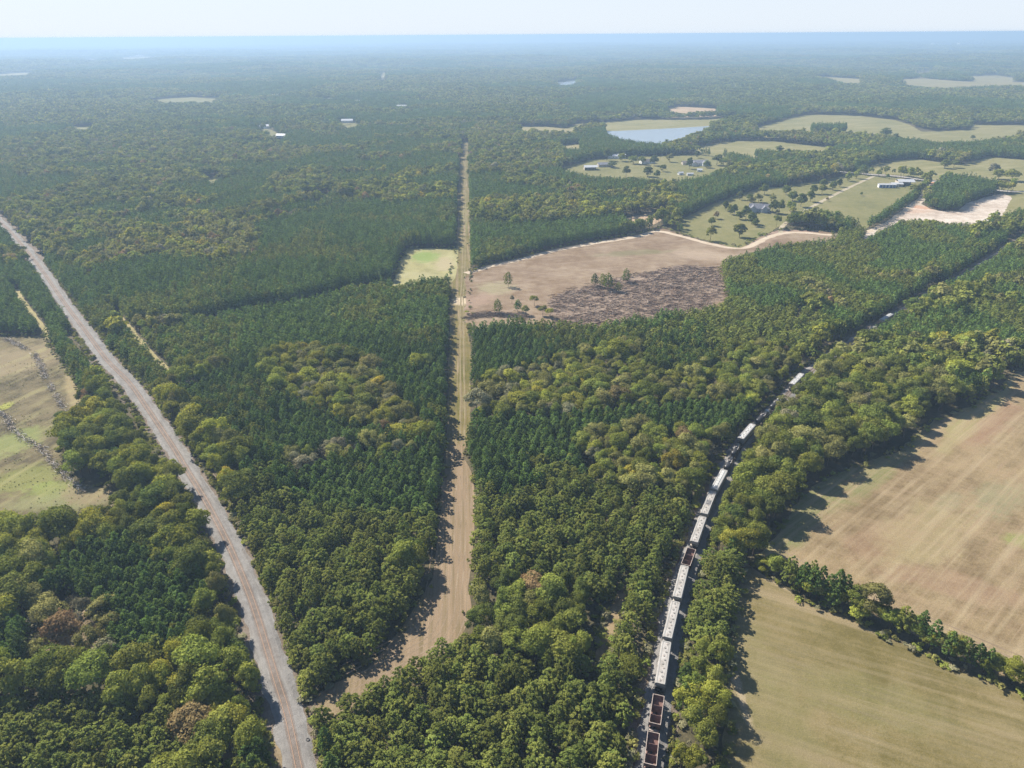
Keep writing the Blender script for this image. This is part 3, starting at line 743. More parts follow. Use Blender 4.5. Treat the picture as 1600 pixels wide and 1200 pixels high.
RL, RS = resample(RAIL_R, 1.0)
def arc(u, v):
    g = np.array(G(u, v, 4.7)); i = np.argmin(np.hypot(*(RL - g).T)); return RS[i]
def place(t, s0, s1):
    s = (s0 + s1) / 2
    x, y = np.interp(s, RS, RL[:, 0]), np.interp(s, RS, RL[:, 1])
    d = 6.0
    ax, ay = np.interp(s - d, RS, RL[:, 0]), np.interp(s - d, RS, RL[:, 1]); bx, by = np.interp(s + d, RS, RL[:, 0]), np.interp(s + d, RS, RL[:, 1])
    t.location = (x, y, .70); t.rotation_euler = (0, 0, math.atan2(by - ay, bx - ax))
place(open_hopper("rust brown open hopper car, nearest in the train at the photo's bottom edge"), arc(1016, 1193), arc(1021, 1145))
place(open_hopper("rust brown open hopper car, second from the near end, before the pale hoppers"), arc(1023.3, 1128.7), arc(1029.3, 1084.7))
COV = [((1030.7, 1073), (1042.7, 1000), "pale grey covered hopper coupled right behind the two near open hoppers", dict()),
       ((1042.7, 999), (1057.5, 937), "pale grey covered hopper, middle of three between the rusty open hoppers", dict(hatches=11)),
       ((1058, 936), (1071, 884.5), "pale grey covered hopper just below the third rusty open hopper", dict(body=p_tan)),
       ((1084.5, 848), (1098.8, 808), "dingy covered hopper just above the third rusty open hopper", dict(body=p_tan, roof=p_pale)),
       ((1099.7, 805), (1114.8, 768.5), "grey covered hopper with a black painted band across its roof", dict(body=p_tan, black=True)),
       ((1116, 767), (1133, 734), "white roofed covered hopper with one long trough hatch, before the black tanks", dict(roof=p_white, body=p_pale, trough=True)),
       ((1157.5, 687), (1178, 663), "white covered hopper half hidden by trees between the black tank cars", dict(roof=p_white)),
       ((1235, 600), (1253, 585), "pale covered hopper showing past the far tank cars where the trees close", dict(roof=p_white)),
       ((1380, 500), (1391, 491), "farthest covered hopper, one white roof alone in the tree gap", dict(roof=p_white, trough=True))]
for a, b, lab, kw in COV: place(covered_hopper(lab, **kw), arc(*a), arc(*b))
place(open_hopper("third rust brown open hopper car, between pale covered hoppers in mid train"), arc(1073, 883), arc(1081, 856))
place(tank_car("black tank car coupled right behind the white trough hatch hopper", 11.6), arc(1135, 731), arc(1146, 711))
place(tank_car("second black tank car, just before the half hidden white hopper", 11.6, p_black), arc(1147, 709), arc(1156.5, 690))
place(tank_car("black tank car with painted glint at far end, first beyond the half hidden hopper", 16.0, p_glint), arc(1181, 659), arc(1203, 637))
place(tank_car("farthest black tank car with a glint painted on its end, deep between the trees", 13.0, p_glint), arc(1204, 635), arc(1221, 620))
# pale walkway slabs beside the train, lit where the sun passes between two cars
# ------------------------------------------------------------------ houses and barns
w_white = plain("white_siding", (.72, .71, .68), .7, noise=.06, scale=.5)
w_blue = plain("blue_siding", (.09, .16, .36), .7, noise=.1, scale=.5)
w_tan = plain("tan_siding", (.50, .43, .34), .8, noise=.1, scale=.5)
w_brick = plain("brick_siding", (.33, .20, .15), .9, noise=.15, scale=1.0)
w_grey = plain("grey_blue_siding", (.36, .40, .46), .8, noise=.08, scale=.5)
r_grey = plain("grey_shingle_roof", (.21, .21, .235), .9, noise=.2, scale=.8)
r_metal = plain("pale_metal_roof", (.50, .50, .50), .4, .1, noise=.04, scale=.4)
r_brown = plain("brown_shingle_roof", (.15, .125, .11), .9, noise=.2, scale=.8)
g_dark = plain("window_glass_dark", (.03, .035, .045), .15, noise=.05, spec=.6)
w_trim = plain("white_trim", (.78, .78, .76), .6, noise=.04)
def gable(m, L, Wd, z0, zr, over=.5, mi=0, th=.18):
    h = Wd / 2 + over; x = L / 2 + over; e = z0 - over * (zr - z0) / (Wd / 2)
    m.loft([[(-x, -h, e), (-x, 0, zr), (-x, h, e), (-x, h, e + th), (-x, 0, zr + th), (-x, -h, e + th)], [(x, -h, e), (x, 0, zr), (x, h, e), (x, h, e + th), (x, 0, zr + th), (x, -h, e + th)]], mi)
def house(name, label, cat, px, L, Wd, H, rise, rz, wall, roof, wins=4, wings=(), open_side=False, chimney=False, doors=1, z=0.0, stripes=0, group=None):
    x, y = G(*px); x, y = float(x), float(y)
    zt = float(terrain(np.array([x]), np.array([y]))[0])
    t = thing(name, label, cat, (x, y, zt + .05), rad(rz), group)
    m = MB()
    def block(cx, cy, L, Wd, H, rise, a):
        pts = [(-L / 2, -Wd / 2), (L / 2, -Wd / 2), (L / 2, Wd / 2), (-L / 2, Wd / 2)]
        mm = MB(); mm.loft([[(p[0], p[1], 0) for p in pts], [(p[0], p[1], H) for p in pts]])
        for s in (-1, 1): mm.add([(s * L / 2, -Wd / 2, H), (s * L / 2, Wd / 2, H), (s * L / 2, 0, H + rise - .03)], [(0, 1, 2)])
        rr = MB(); gable(rr, L, Wd, H, H + rise)
        c, s = math.cos(a), math.sin(a)
        f = lambda v: [(cx + p[0] * c - p[1] * s, cy + p[0] * s + p[1] * c, p[2]) for p in v]
        mm.v = f(mm.v); rr.v = f(rr.v)
        return mm, rr
    if open_side:
        for sx in np.linspace(-L / 2, L / 2, 5):
            for sy in (-Wd / 2, Wd / 2): MB().box((sx, sy, H / 2), (.25, .25, H)).build("post", wall, t)
        MB().box((0, Wd / 2 - .1, H / 2), (L, .15, H)).box((-L / 2 + .1, 0, H / 2), (.15, Wd - .4, H)).build("wall", wall, t)
        rr = MB(); gable(rr, L, Wd, H, H + rise, .4); rr.build("roof", roof, t)
    else:
        mm, rr = block(0, 0, L, Wd, H, rise, 0)
        mm.build("wall", wall, t); rf = rr.build("roof", roof, t)
        for (cx, cy, l2, w2, h2, r2, a) in wings:
            mm, rr = block(cx, cy, l2, w2, h2, r2, a); mm.build("wall", wall, t); rr.build("roof", roof, t)
        for k in range(wins):
            for sy in (-1, 1):
                xx = -L / 2 + (k + .5) * L / wins
                w = MB().box((xx, sy * (Wd / 2 + .02), H * .55), (1.3, .08, 1.4)).build("window", w_trim, t)
                MB().box((xx, sy * (Wd / 2 + .07), H * .55), (1.05, .04, 1.15)).build("pane", g_dark, w)
        for sx in (-1, 1):
            w = MB().box((sx * (L / 2 + .02), 0, H * .55), (.08, 1.3, 1.4)).build("window", w_trim, t)
            MB().box((sx * (L / 2 + .07), 0, H * .55), (.04, 1.05, 1.15)).build("pane", g_dark, w)
        d = MB().box((L * .08, -Wd / 2 - .05, 1.05), (1.1, .1, 2.1)).build("door", w_trim, t)
        for k in range(stripes):
            MB().box((-L / 2 + (k + .5) * L / stripes, -Wd / 2 - .09, H * .48), (L / stripes * .62, .1, H * .85)).build("bay_door", w_blue, t)
        if chimney: MB().box((L * .12, .3, H + rise * .9), (.9, .9, 2.4)).build("chimney", w_brick, rf)
    return t
house("farmhouse", "grey roofed farmhouse with front gables among the round yard trees", "house", (1186, 330), 22, 11, 4.2, 4.2, -12, w_grey, r_grey, 5, [(-7.5, -5.5, 8, 7, 4.2, 3.4, rad(90)), (5, -5.5, 6, 6, 4.2, 3.0, rad(90))], chimney=True)
house("storage_building", "long blue and white shed with bay doors in the pasture beside the white roofed barn", "shed", (1385, 293), 21, 6, 4.0, 1.0, -6, w_white, r_metal, 3, stripes=5)
house("metal_barn", "open barn with a big white metal roof at the pasture's far corner", "barn", (1413, 289), 20, 14, 5.0, 2.2, -8, w_tan, r_metal, open_side=True)
house("low_shed", "low tan shed between the blue bay doors and the white roofed barn", "shed", (1400, 291), 14, 8, 3.4, 1.2, -6, w_tan, r_metal, 2)
house("metal_barn", "small barn with bright white roof at the left end of the pond farm lawn", "barn", (922.5, 265), 19, 12, 4.2, 2.0, 4, w_tan, r_metal, open_side=True)
house("house", "low grey roofed house right beside the small white roofed barn", "house", (945, 260), 22, 11, 3.6, 2.4, 8, w_tan, r_grey, 4)
house("house", "long house with pale grey roof behind the dark trees of the pond farm", "house", (963.5, 247), 28, 12, 3.8, 2.4, -5, w_white, r_metal, 5)
house("house", "house half hidden by trees in the middle of the pond farm lawn", "house", (1011, 255), 22, 11, 3.6, 2.6, 14, w_white, r_brown, 4)
house("house", "large grey roofed house at the right end of the pond farm lawn", "house", (1090, 258), 30, 15, 4.0, 3.6, 8, w_white, r_grey, 5, [(8, -7, 10, 9, 4.0, 3.0, rad(90)), (-9, -6, 9, 8, 4, 2.6, rad(90))])
house("garage", "tan garage just left of the large grey roofed pond farm house", "garage", (1072, 257), 13, 9, 3.4, 1.6, 5, w_tan, r_brown, 2)
house("small_shed", "small white shed on the lawn below the pond farm garage", "shed", (1063, 273), 7, 5, 2.8, 1.2, 20, w_white, r_metal, 1)
house("small_shed", "white flat trailer shed on the lawn near the hedge, right of another shed", "shed", (1078, 274), 9, 4, 2.6, .8, 8, w_white, r_metal, 1)
house("small_shed", "pale shed in front of the large grey roofed pond farm house", "shed", (1093, 268), 7, 5, 2.8, 1.2, -10, w_white, r_metal, 1)
house("lake_house", "small pale roof at the tree edge below the pond", "house", (1027, 233), 18, 9, 3.5, 2.0, 10, w_white, r_metal, 3)
for px, L, rz, lab, rf in (((412, 201), 26, 10, "white roofed house in a small wood gap, left of two others", r_metal), ((440, 216), 18, -8, "small white house nearest of those scattered in the left woods", r_metal),
        ((543, 192), 26, 5, "long white building among trees left of the mown strip's far end", r_metal), ((518, 158), 22, 0, "far white house in the hazy woods above the long white building", r_metal),
        ((560, 161), 30, 12, "far pale building right of the far white house in the haze", r_metal), ((431, 152), 20, 4, "tiny white roof in the far left woods", r_metal),
        ((628, 169), 26, -6, "faint white building in the woods nearest the mown strip's line", r_metal), ((275, 147), 40, 6, "long brown roofed barn at the far left clearing's end", r_brown), ((332, 146), 20, 15, "pale roof at the right end of the far left clearing", r_metal),
        ((202, 87), 40, 3, "red roofed far barn on the hazy hillside clearing, left one", w_brick), ((216, 86.5), 40, 3, "far white building beside the red roofed barn in the haze", r_metal)):
    house("distant_house", lab, "house", px, L, L * .5, 5.5, 3.0, rz, w_white, rf, 3, group="distant houses in the woods")
# factory and water tower on the horizon
fx, fy = G(1500, 57)
k = 13500 / math.hypot(fx, fy); fx, fy = fx * k, fy * k
fz = float(terrain(np.array([fx]), np.array([fy]))[0])
for dx, L, hgt, lab in ((-260, 260, 34, "low white factory building far out on the horizon, left one"), (150, 300, 42, "long white factory building on the horizon beside the tower"), (1250, 160, 36, "single pale building at the horizon's right end")):
    t = thing("factory_building", lab, "factory", (fx + dx, fy, fz))
    MB().box((0, 0, hgt / 2), (L, 80, hgt)).build("wall", w_white, t); MB().box((0, 0, hgt + 1.5), (L * 1.02, 84, 3)).build("roof", r_metal, t)
t = thing("water_tower", "thin white water tower above the factory on the horizon", "water tower", (fx + 330, fy - 60, fz))
MB().tube((0, 0, 0), (0, 0, 70), 6, 5, 10).build("stem", w_white, t)
MB().loft([[(r * math.cos(a), r * math.sin(a), z) for a in np.linspace(0, 2 * math.pi, 14, endpoint=False)] for r, z in ((5, 68), (16, 74), (18, 82), (14, 90), (3, 94))]).build("tank", w_white, t)
# ------------------------------------------------------------------ tree shapes
def unit(v): return v / np.maximum(np.linalg.norm(v, axis=1), 1e-9)[:, None]
def rnd_dir(r, n): return unit(r.normal(size=(n, 3)))
def quads(r, Cc, Nn, sx, sy, up=None):
    n = len(Cc)
    ref = rnd_dir(r, n) if up is None else unit(up)
    T = unit(np.cross(Nn, ref)); B = np.cross(Nn, T)
    sx, sy = np.broadcast_to(sx, n)[:, None] / 2, np.broadcast_to(sy, n)[:, None] / 2
    V = np.stack([Cc - T * sx - B * sy, Cc + T * sx - B * sy * .6, Cc + T * sx * .5 + B * sy, Cc - T * sx * .7 + B * sy * .8], 1)
    return V
def leaf_mesh(name, V, tint, mat, trunk=None):
    n = len(V)
    me = bpy.data.meshes.new(name)
    vv = V.reshape(-1, 3); nv = len(vv)
    tv, tf = (trunk.v, trunk.f) if trunk else ([], [])
    allv = np.vstack([vv, np.array(tv).reshape(-1, 3)]) if tv else vv
    loops = list(range(nv)); starts = list(range(0, nv, 4)); tot = [4] * n
    for f in tf:
        starts.append(len(loops)); tot.append(len(f)); loops += [i + nv for i in f]
    me.vertices.add(len(allv)); me.vertices.foreach_set("co", allv.astype(np.float32).ravel())
    me.loops.add(len(loops)); me.loops.foreach_set("vertex_index", loops)
    me.polygons.add(len(tot)); me.polygons.foreach_set("loop_start", starts); me.polygons.foreach_set("loop_total", tot)
    me.materials.append(mat)
    if trunk: me.materials.append(trunk.mat)
    me.polygons.foreach_set("material_index", [0] * n + [1] * len(tf))
    at = me.attributes.new("tint", 'FLOAT', 'POINT')
    tt = np.concatenate([np.repeat(tint, 4), np.zeros(len(allv) - nv)]).astype(np.float32)
    at.data.foreach_set("value", tt)
    me.update(); me.validate()
    return me
def trunk_mb(r, H, r0, branches=0, spread=2.0, z0=.45, mat=BARK, lean=.02):
    m = MB(); m.mat = mat
    k = 4; pts = [(r.normal() * lean * i * H / k, r.normal() * lean * i * H / k, H * i / k) for i in range(k + 1)]; pts[0] = (0, 0, -.2)
    for i in range(k): m.tube(pts[i], pts[i + 1], r0 * (1 - i / (k + .5)), r0 * (1 - (i + 1) / (k + .5)), 6, cap=False)
    for b in range(branches):
        t = z0 + (1 - z0) * .8 * r.random(); z = t * H; a = r.random() * 6.283; L = spread * (.6 + .5 * r.random())
        c0 = np.array(pts[min(int(t * k), k - 1)]); p = (c0[0], c0[1], z)
        m.tube(p, (p[0] + math.cos(a) * L, p[1] + math.sin(a) * L, z + L * .6), r0 * .35, r0 * .10, 4, cap=False)
    return m

def broad_leaves(r, H, R, n_lobes, per, size, base=.28, flat=1.0):
    """crown of many lobes round a domed shape with gaps between them"""
    cz = H * (base + 1) / 2; hz = H * (1 - base) / 2 * flat
    V, T = [], []
    squash = r.uniform(.78, 1.2); lean = r.normal(size=2) * R * .10
    for i in range(n_lobes):
        d = r.normal(size=3); d[2] = abs(d[2]) * .9 - .28; d /= np.linalg.norm(d)
        k = .45 + .30 * r.random()
        lr = R * (.28 + .22 * r.random()) * (1 if n_lobes > 9 else 1.25)
        c = np.array([d[0] * R * k + lean[0], d[1] * R * k * squash + lean[1], cz + d[2] * hz * (k + .05 + .25 * (r.random() < .15))])
        D = rnd_dir(r, per); D[:, 2] = np.abs(D[:, 2]) * .85 + D[:, 2] * .25
        D = unit(D + .45 * d)
        rr = lr * (.62 + .48 * r.random(per) ** .6)
        P = c + D * rr[:, None] * np.array([1, 1, .85])
        Nn = unit(D + r.normal(size=(per, 3)) * .38)
        far_ = r.random(per) < .10
        P = np.where(far_[:, None], c + D * (rr * (1.1 + .35 * r.random(per)))[:, None] * np.array([1, 1, .9]), P)
        s = size * (.6 + .8 * r.random(per))
        V.append(quads(r, P, Nn, s, s * (.7 + .5 * r.random(per))))
        T.append(np.clip(r.random() * .55 + r.random(per) * .5, 0, 1))
    return np.concatenate(V), np.concatenate(T)
def pine_leaves(r, H, R, n_whorl, n_br, per, size, base=.28, blunt=.75):
    """whorls of upswept branches carrying bottle-brush tufts"""
    V, T = [], []
    for w in range(n_whorl):
        t = w / (n_whorl - 1); z = H * (base + (1 - base) * t * .97)
        rad_ = R * (1 - t ** 1.7) ** blunt * (.55 + .45 * min(1, (t + .12) * 4)) + .15
        nb = max(2, int(n_br * (.5 + .5 * rad_ / R)))
        a0 = r.random() * 6.283
        for b in range(nb):
            a = a0 + 6.283 * (b + r.normal() * .15) / nb
            L = rad_ * (.70 + .45 * r.random())
            for f in ((1.0, .62) if rad_ > R * .45 else (1.0,)):
                c = np.array([math.cos(a) * L * f, math.sin(a) * L * f, z + (L * f) * .28 + r.normal() * .2])
                ax = unit(np.array([[math.cos(a) * .8, math.sin(a) * .8, .75]]))
                D = unit(rnd_dir(r, per) * .85 + ax)
                P = c + D * (size * .75 * r.random(per) ** .5)[:, None] * np.array([1, 1, .8])
                Nn = unit(D * .6 + np.array([0, 0, .4]) + r.normal(size=(per, 3)) * .38)
                V.append(quads(r, P, Nn, size * .40 * (.7 + .6 * r.random(per)), size * (.7 + .6 * r.random(per)), D))
                T.append(np.clip(r.random() * .5 + r.random(per) * .5, 0, 1))
    return np.concatenate(V), np.concatenate(T)
def bare_twigs(r, H, R, n=170):
    m = MB(); m.mat = BARK_GREY
    def grow(p, d, L, rad_, lev):
        q = p + d * L
        m.tube(p, q, rad_, rad_ * .55, 4 if lev < 2 else 3, cap=False)
        if lev >= 4: return
        for k in range(3 if lev else 5):
            nd = unit((d + r.normal(size=3) * .55 + np.array([0, 0, .18]))[None])[0]
            grow(p + d * L * (.55 + .45 * r.random()), nd, L * (.62 + .15 * r.random()), rad_ * .55, lev + 1)
    grow(np.array([0, 0, -.2]), np.array([0, 0, 1.]), H * .40, .20, 0)
    return m

SHAPES = []   # (name, crown mesh, trunk mesh, joined mesh near, joined mesh middle)
def proto(name, kind, seed, H, R, mat, **kw):
    r = np.random.default_rng(seed)
    if kind == 'pine':
        V, T = pine_leaves(r, H, R, kw.get('nw', 11), 7, 22, kw.get('size', .85) * .78, kw.get('base', .25), kw.get('blunt', .75)); tk = trunk_mb(r, H * .93, .15, 0)
        V2, T2 = pine_leaves(r, H, R, 7, 5, 5, kw.get('size', .85) * 1.55, kw.get('base', .25), kw.get('blunt', .75))
    elif kind == 'bare':
        V, T = broad_leaves(r, H, R * .9, 8, 7, .45); tk = bare_twigs(r, H, R)
        V2, T2 = broad_leaves(r, H, R * .9, 7, 5, .9)
    elif kind == 'shrub':
        V, T = broad_leaves(r, H, R, 7, 40, .42, base=.0); tk = None
        V2, T2 = broad_leaves(r, H, R, 5, 12, .8, base=.0)
    else:
        V, T = broad_leaves(r, H, R, kw.get('lobes', 24), kw.get('per', 190), kw.get('size', .44), kw.get('base', .22)); tk = trunk_mb(r, H * .72, .24, 5, R * .5)
        V2, T2 = broad_leaves(r, H, R, 15, 24, 1.25, kw.get('base', .22))
    near = leaf_mesh(name + "_whole", V, T, LEAF[mat], tk)
    crown = leaf_mesh(name + "_crown", V, T, LEAF[mat])
    tm = tk.mesh(name + "_trunk", tk.mat) if tk else None
    if kind == 'bare': tk2 = trunk_mb(r, H * .8, .2, 9, R * .8, .35, BARK_GREY)
    elif tk: tk2 = trunk_mb(r, H * .75, .2)
    else: tk2 = None
    middle = leaf_mesh(name + "_coarse", V2, T2, LEAF[mat], tk2)
    SHAPES.append(dict(name=name, kind=kind, mat=mat, near=near, crown=crown, trunk=tm, mid=middle, H=H, R=R))
    return len(SHAPES) - 1
ID = {}
def reg(key, i): ID.setdefault(key, []).append(i)
for k in range(5): reg('pine', proto("pine", 'pine', 100 + k, 11.0 + k % 3 * .6, 2.5 + .15 * (k % 2), 'pine', nw=10 + k % 2, blunt=.7 + .06 * k))
for k in range(5): reg('pine_light', proto("light_pine", 'pine', 120 + k, 10.4 + k % 3 * .6, 3.1 + .25 * (k % 2), 'pine_light', nw=9, size=.95, base=.2, blunt=.55 + .05 * k))
for mt, n in (('dark', 4), ('mid', 5), ('olive', 3), ('light', 4), ('yellow', 2), ('rust', 2), ('grey', 2)):
    for k in range(n): reg(mt, proto(mt + "_broadleaf", 'broad', 140 + 11 * k + len(mt) * 3, 13.0 + (k % 3), 4.8 + .35 * (k % 3), mt, lobes=20 + 3 * (k % 3)))
for k in range(3): reg('bare', proto("bare_tree", 'bare', 300 + k, 12.0, 4.0, 'grey'))
for mt in ('dark', 'mid', 'olive', 'light', 'rust', 'grey'):
    for k in range(3): reg('round_' + mt, proto(mt + "_round_tree", 'broad', 400 + k * 7 + len(mt), 9.0, 4.0, mt, lobes=26, per=60, size=.7, base=.02))
for mt, n in (('olive', 2), ('mid', 2), ('grey', 1)):
    for k in range(n): reg('shrub', proto(mt + "_shrub", 'shrub', 330 + k + len(mt), 2.4, 1.5, mt))
BROAD = ('dark', 'mid', 'olive', 'light', 'yellow', 'rust', 'grey', 'bare')

# ------------------------------------------------------------------ which trees grow where
def region(pts, **kw): return dict(poly=W(pts), **kw)
MIXN = dict(dark=.22, mid=.40, olive=.18, light=.14, yellow=.012, rust=.02, grey=.025, bare=.012)
MIXG = dict(dark=.13, mid=.34, olive=.27, light=.13, yellow=.015, rust=.02, grey=.07, bare=.02)
MIXD = dict(dark=.45, mid=.36, olive=.09, light=.08, rust=.01, grey=.01)
MIXY = dict(dark=.04, mid=.18, olive=.34, light=.28, yellow=.07, rust=.05, grey=.04)
MIXL = dict(dark=.18, mid=.38, olive=.12, light=.27, yellow=.04, rust=.01)
# p: share of pines, 'pt': pine tone, h: height factor, mix: broadleaf mix, gap: bare share
REG = [
    region([(-400, 345, 8), (140, 345, 8), (330, 330, 8), (400, 376, 8), (250, 402, 8), (140, 420, 8), (60, 350, 8), (-100, 300, 8), (-400, 300, 8)], p=.35, mix=MIXG, h=.95),
    region([(180, 372, 9), (330, 340, 9), (405, 372, 9), (395, 402, 9), (340, 410, 9), (260, 395, 9), (200, 402, 9), (120, 408, 9)], p=.05, mix=MIXY, h=1.0),
    region([(395, 352, 9), (533, 322, 9), (720, 305, 9), (716, 389), (636, 388), (613, 446), (353, 500), (215, 510), (140, 440, 9), (150, 418, 9), (250, 402, 9), (330, 412, 9), (405, 398, 9), (405, 365, 9)], p=.985, h=1.12, mix=MIXN),
    region([(395, 346, 9), (533, 318, 9), (560, 300, 9), (450, 318, 9), (390, 338, 9)], p=.9, h=1.3, mix=MIXG),
    region([(560, 300, 9), (640, 265, 9), (722, 262, 9), (720, 310, 9), (533, 322, 9)], p=.2, h=1.0, mix=MIXL),
    region([(353, 504), (613, 447), (705, 432), (703, 660), (640, 620, 9), (600, 590, 9), (560, 545, 9), (450, 540, 9), (400, 560, 9), (260, 590), (200, 512)], p=.97, h=.86, mix=MIXG),
    region([(430, 560, 9), (470, 532, 9), (560, 545, 9), (600, 590, 9), (640, 628, 9), (690, 680, 9), (560, 660, 9), (500, 640, 9), (440, 610, 9)], p=.25, h=.85, mix=MIXY),
    region([(260, 600, 9), (400, 560, 9), (440, 610, 9), (520, 650, 9), (600, 665, 9), (540, 690, 9), (430, 700, 9), (330, 680, 9), (280, 640, 9)], p=.9, h=.9, mix=MIXG),
    region([(440, 700, 9), (560, 680, 9), (690, 690, 9), (700, 740, 9), (660, 790, 9), (540, 790, 9), (470, 770, 9)], p=.22, h=.82, mix=dict(mid=.28, olive=.28, grey=.24, bare=.10, light=.10)),
    region([(350, 730, 9), (470, 770, 9), (540, 790, 9), (660, 790, 9), (692, 800, 9), (690, 830), (640, 970), (575, 1046), (490, 1085), (440, 1000), (390, 850)], p=.60, pt='pine_light', h=.88, mix=MIXD),
    region([(230, 590, 10), (330, 625, 12), (345, 690, 12), (300, 700, 12), (250, 640, 12)], p=.05, h=1.05, mix=dict(mid=.4, light=.35, olive=.25)),
    region([(735, 283, 9), (860, 292, 9), (900, 310, 9), (840, 325, 9), (735, 318, 9)], p=.97, h=.95, mix=MIXN),
    region([(735, 330, 9), (800, 345, 9), (960, 330, 9), (1018, 357), (930, 378), (816, 403), (738, 424)], p=.985, h=.85, mix=MIXN),
    region([(735, 310, 9), (900, 305, 9), (1066, 290, 9), (1075, 318, 9), (980, 332, 9), (800, 348, 9), (735, 338, 9)], p=.05, h=.95, mix=MIXL),
    region([(735, 503, 9), (866, 500, 9), (1000, 492, 9), (1080, 478, 9), (1066, 515, 9), (950, 540, 9), (850, 555, 9), (770, 580, 9), (736, 590)], p=.93, h=.9, mix=MIXN),
    region([(737, 590, 9), (850, 555, 9), (1000, 520, 9), (1100, 540, 9), (1200, 520, 9), (1270, 545, 9), (1180, 640, 9), (1100, 760, 9), (1000, 760, 9), (880, 770, 9), (760, 735, 9), (735, 700)], p=.10, h=.82, mix=MIXG),
    region([(740, 735, 9), (800, 690, 9), (1000, 760, 9), (1100, 750, 9), (1095, 790, 9), (1040, 960, 9), (1000, 1100, 9), (985, 1300, 9), (540, 1300, 9), (500, 1110), (566, 1100), (629, 1066), (716, 1010), (740, 958), (738, 917), (741, 867)], p=.90, pt='pine_light', h=.86, mix=MIXD, gap=.05),
    region([(735, 690, 9), (800, 690, 9), (850, 740, 9), (790, 770, 9), (741, 765)], p=.1, h=.95, mix=MIXD),
    region([(985, 1010, 9), (1020, 930, 9), (1050, 860, 9), (1075, 800, 9), (1095, 790, 9), (1075, 880, 9), (1050, 960, 9), (1012, 1120, 9), (1005, 1290, 9), (960, 1290, 9)], p=.5, pt='pine_light', h=.84, mix=MIXL, gap=0.0),
    region([(1126, 404, 8), (1175, 388, 8), (1240, 374, 8), (1420, 340, 8), (1545, 345, 8), (1480, 400, 8), (1420, 440, 8), (1330, 430, 8), (1240, 470, 8), (1100, 500, 8), (1060, 510, 8), (1066, 482, 8), (1140, 455, 8)], p=.94, pt='mixp', h=.78, mix=MIXY),
    region([(1300, 425, 8), (1420, 425, 8), (1440, 445, 8), (1370, 480, 8), (1330, 500, 8), (1290, 480, 8), (1250, 440, 8)], p=.45, pt='mixp', h=.85, mix=MIXY),
    region([(1100, 500, 8), (1240, 470, 8), (1290, 490, 8), (1270, 545, 8), (1180, 530, 8), (1100, 545, 8)], p=.75, pt='pine_light', h=.8, mix=MIXG),
    region([(1480, 400, 9), (1560, 345, 9), (1700, 330, 9), (1700, 420, 9), (1600, 440, 9), (1420, 500, 9), (1300, 560, 9), (1280, 545, 9), (1390, 470, 9)], p=.25, h=.95, mix=MIXN),
    region([(1540, 440, 9), (1700, 380, 9), (1700, 600, 9), (1600, 560, 9), (1540, 540, 9), (1480, 520, 9)], p=.62, pt='mixp', h=.85, mix=MIXG),
    region([(1255, 590, 9), (1330, 520, 9), (1480, 520, 9), (1600, 560), (1576, 590), (1453, 662), (1355, 722), (1255, 772), (1205, 850), (1170, 880), (1100, 850, 9), (1150, 720, 9)], p=.08, h=.97, mix=MIXN),
    region([(1060, 1290, 9), (1070, 1100, 9), (1085, 950, 9), (1100, 850, 9), (1175, 880), (1147, 950), (1142, 1010), (1135, 1060), (1133, 1290)], p=.25, pt='pine_light', h=.82, mix=dict(dark=.25, mid=.45, light=.22, olive=.08)),
    region([(-300, 345, 9), (0, 350, 9), (90, 450, 9), (130, 530, 9), (160, 600), (140, 625), (78, 537), (67, 525), (-300, 520)], p=.92, h=.9, mix=MIXN),
    region([(60, 380, 9), (130, 420, 9), (200, 500, 9), (270, 590, 9), (230, 600, 9), (150, 500, 9), (90, 430, 9)], p=.80, h=.88, mix=MIXN),
    region([(60, 640, 9), (190, 600, 9), (260, 660, 9), (300, 740, 9), (350, 880, 9), (400, 1000), (438, 1120), (430, 1160), (300, 1290), (-200, 1290), (-200, 820), (0, 800, 9), (70, 790, 9), (190, 760, 9)], p=.16, h=1.0, mix=dict(dark=.26, mid=.42, olive=.08, light=.19, yellow=.03, rust=.015, grey=.005)),
    region([(30, 930, 8), (100, 905, 8), (175, 950, 8), (180, 1040, 4), (100, 1060, 4), (40, 1030, 6)], p=.0, h=.72, mix=dict(bare=.40, grey=.12, olive=.38, rust=.1), gap=.25),
    region([(-200, 1080, 9), (80, 1060, 9), (230, 1090, 9), (300, 1150, 9), (280, 1290), (-200, 1290)], p=.85, pt='pine_light', h=.85, mix=MIXD),
    region([(1445, 318, 6), (1462, 282, 14), (1500, 262, 14), (1560, 292, 6), (1545, 309), (1512, 319), (1497, 331), (1455, 326)], p=1, h=1.15, mix=MIXD),
    region([(1338, 350, 4), (1345, 345, 6), (1395, 318, 8), (1430, 296, 8), (1448, 279, 8), (1452, 284), (1434, 308), (1405, 330), (1375, 349), (1350, 358)], p=1, h=.8, mix=MIXD),
    region([(1245, 345, 6), (1262, 330, 9), (1310, 336, 9), (1340, 354, 8), (1335, 362), (1262, 352)], p=.5, h=.8, mix=MIXD),
    region([(1018, 350, 6), (1040, 342, 6), (1066, 352, 6), (1090, 362, 6), (1150, 378, 6), (1157, 384), (1109, 377), (1062, 364), (1035, 355)], p=.6, h=.72, mix=MIXD),
    region([(1262, 184, 12), (1268, 176, 14), (1322, 177, 14), (1326, 200, 6), (1318, 210), (1268, 208)], p=1, h=1.35, mix=MIXD),
    region([(1228, 290, 8), (1300, 270, 8), (1340, 262, 8), (1345, 274), (1300, 290), (1255, 312)], p=.45, h=.85, mix=MIXD, gap=.35),
]
for q in REG: q['area'] = True
OPEN_POLY = CLEARS

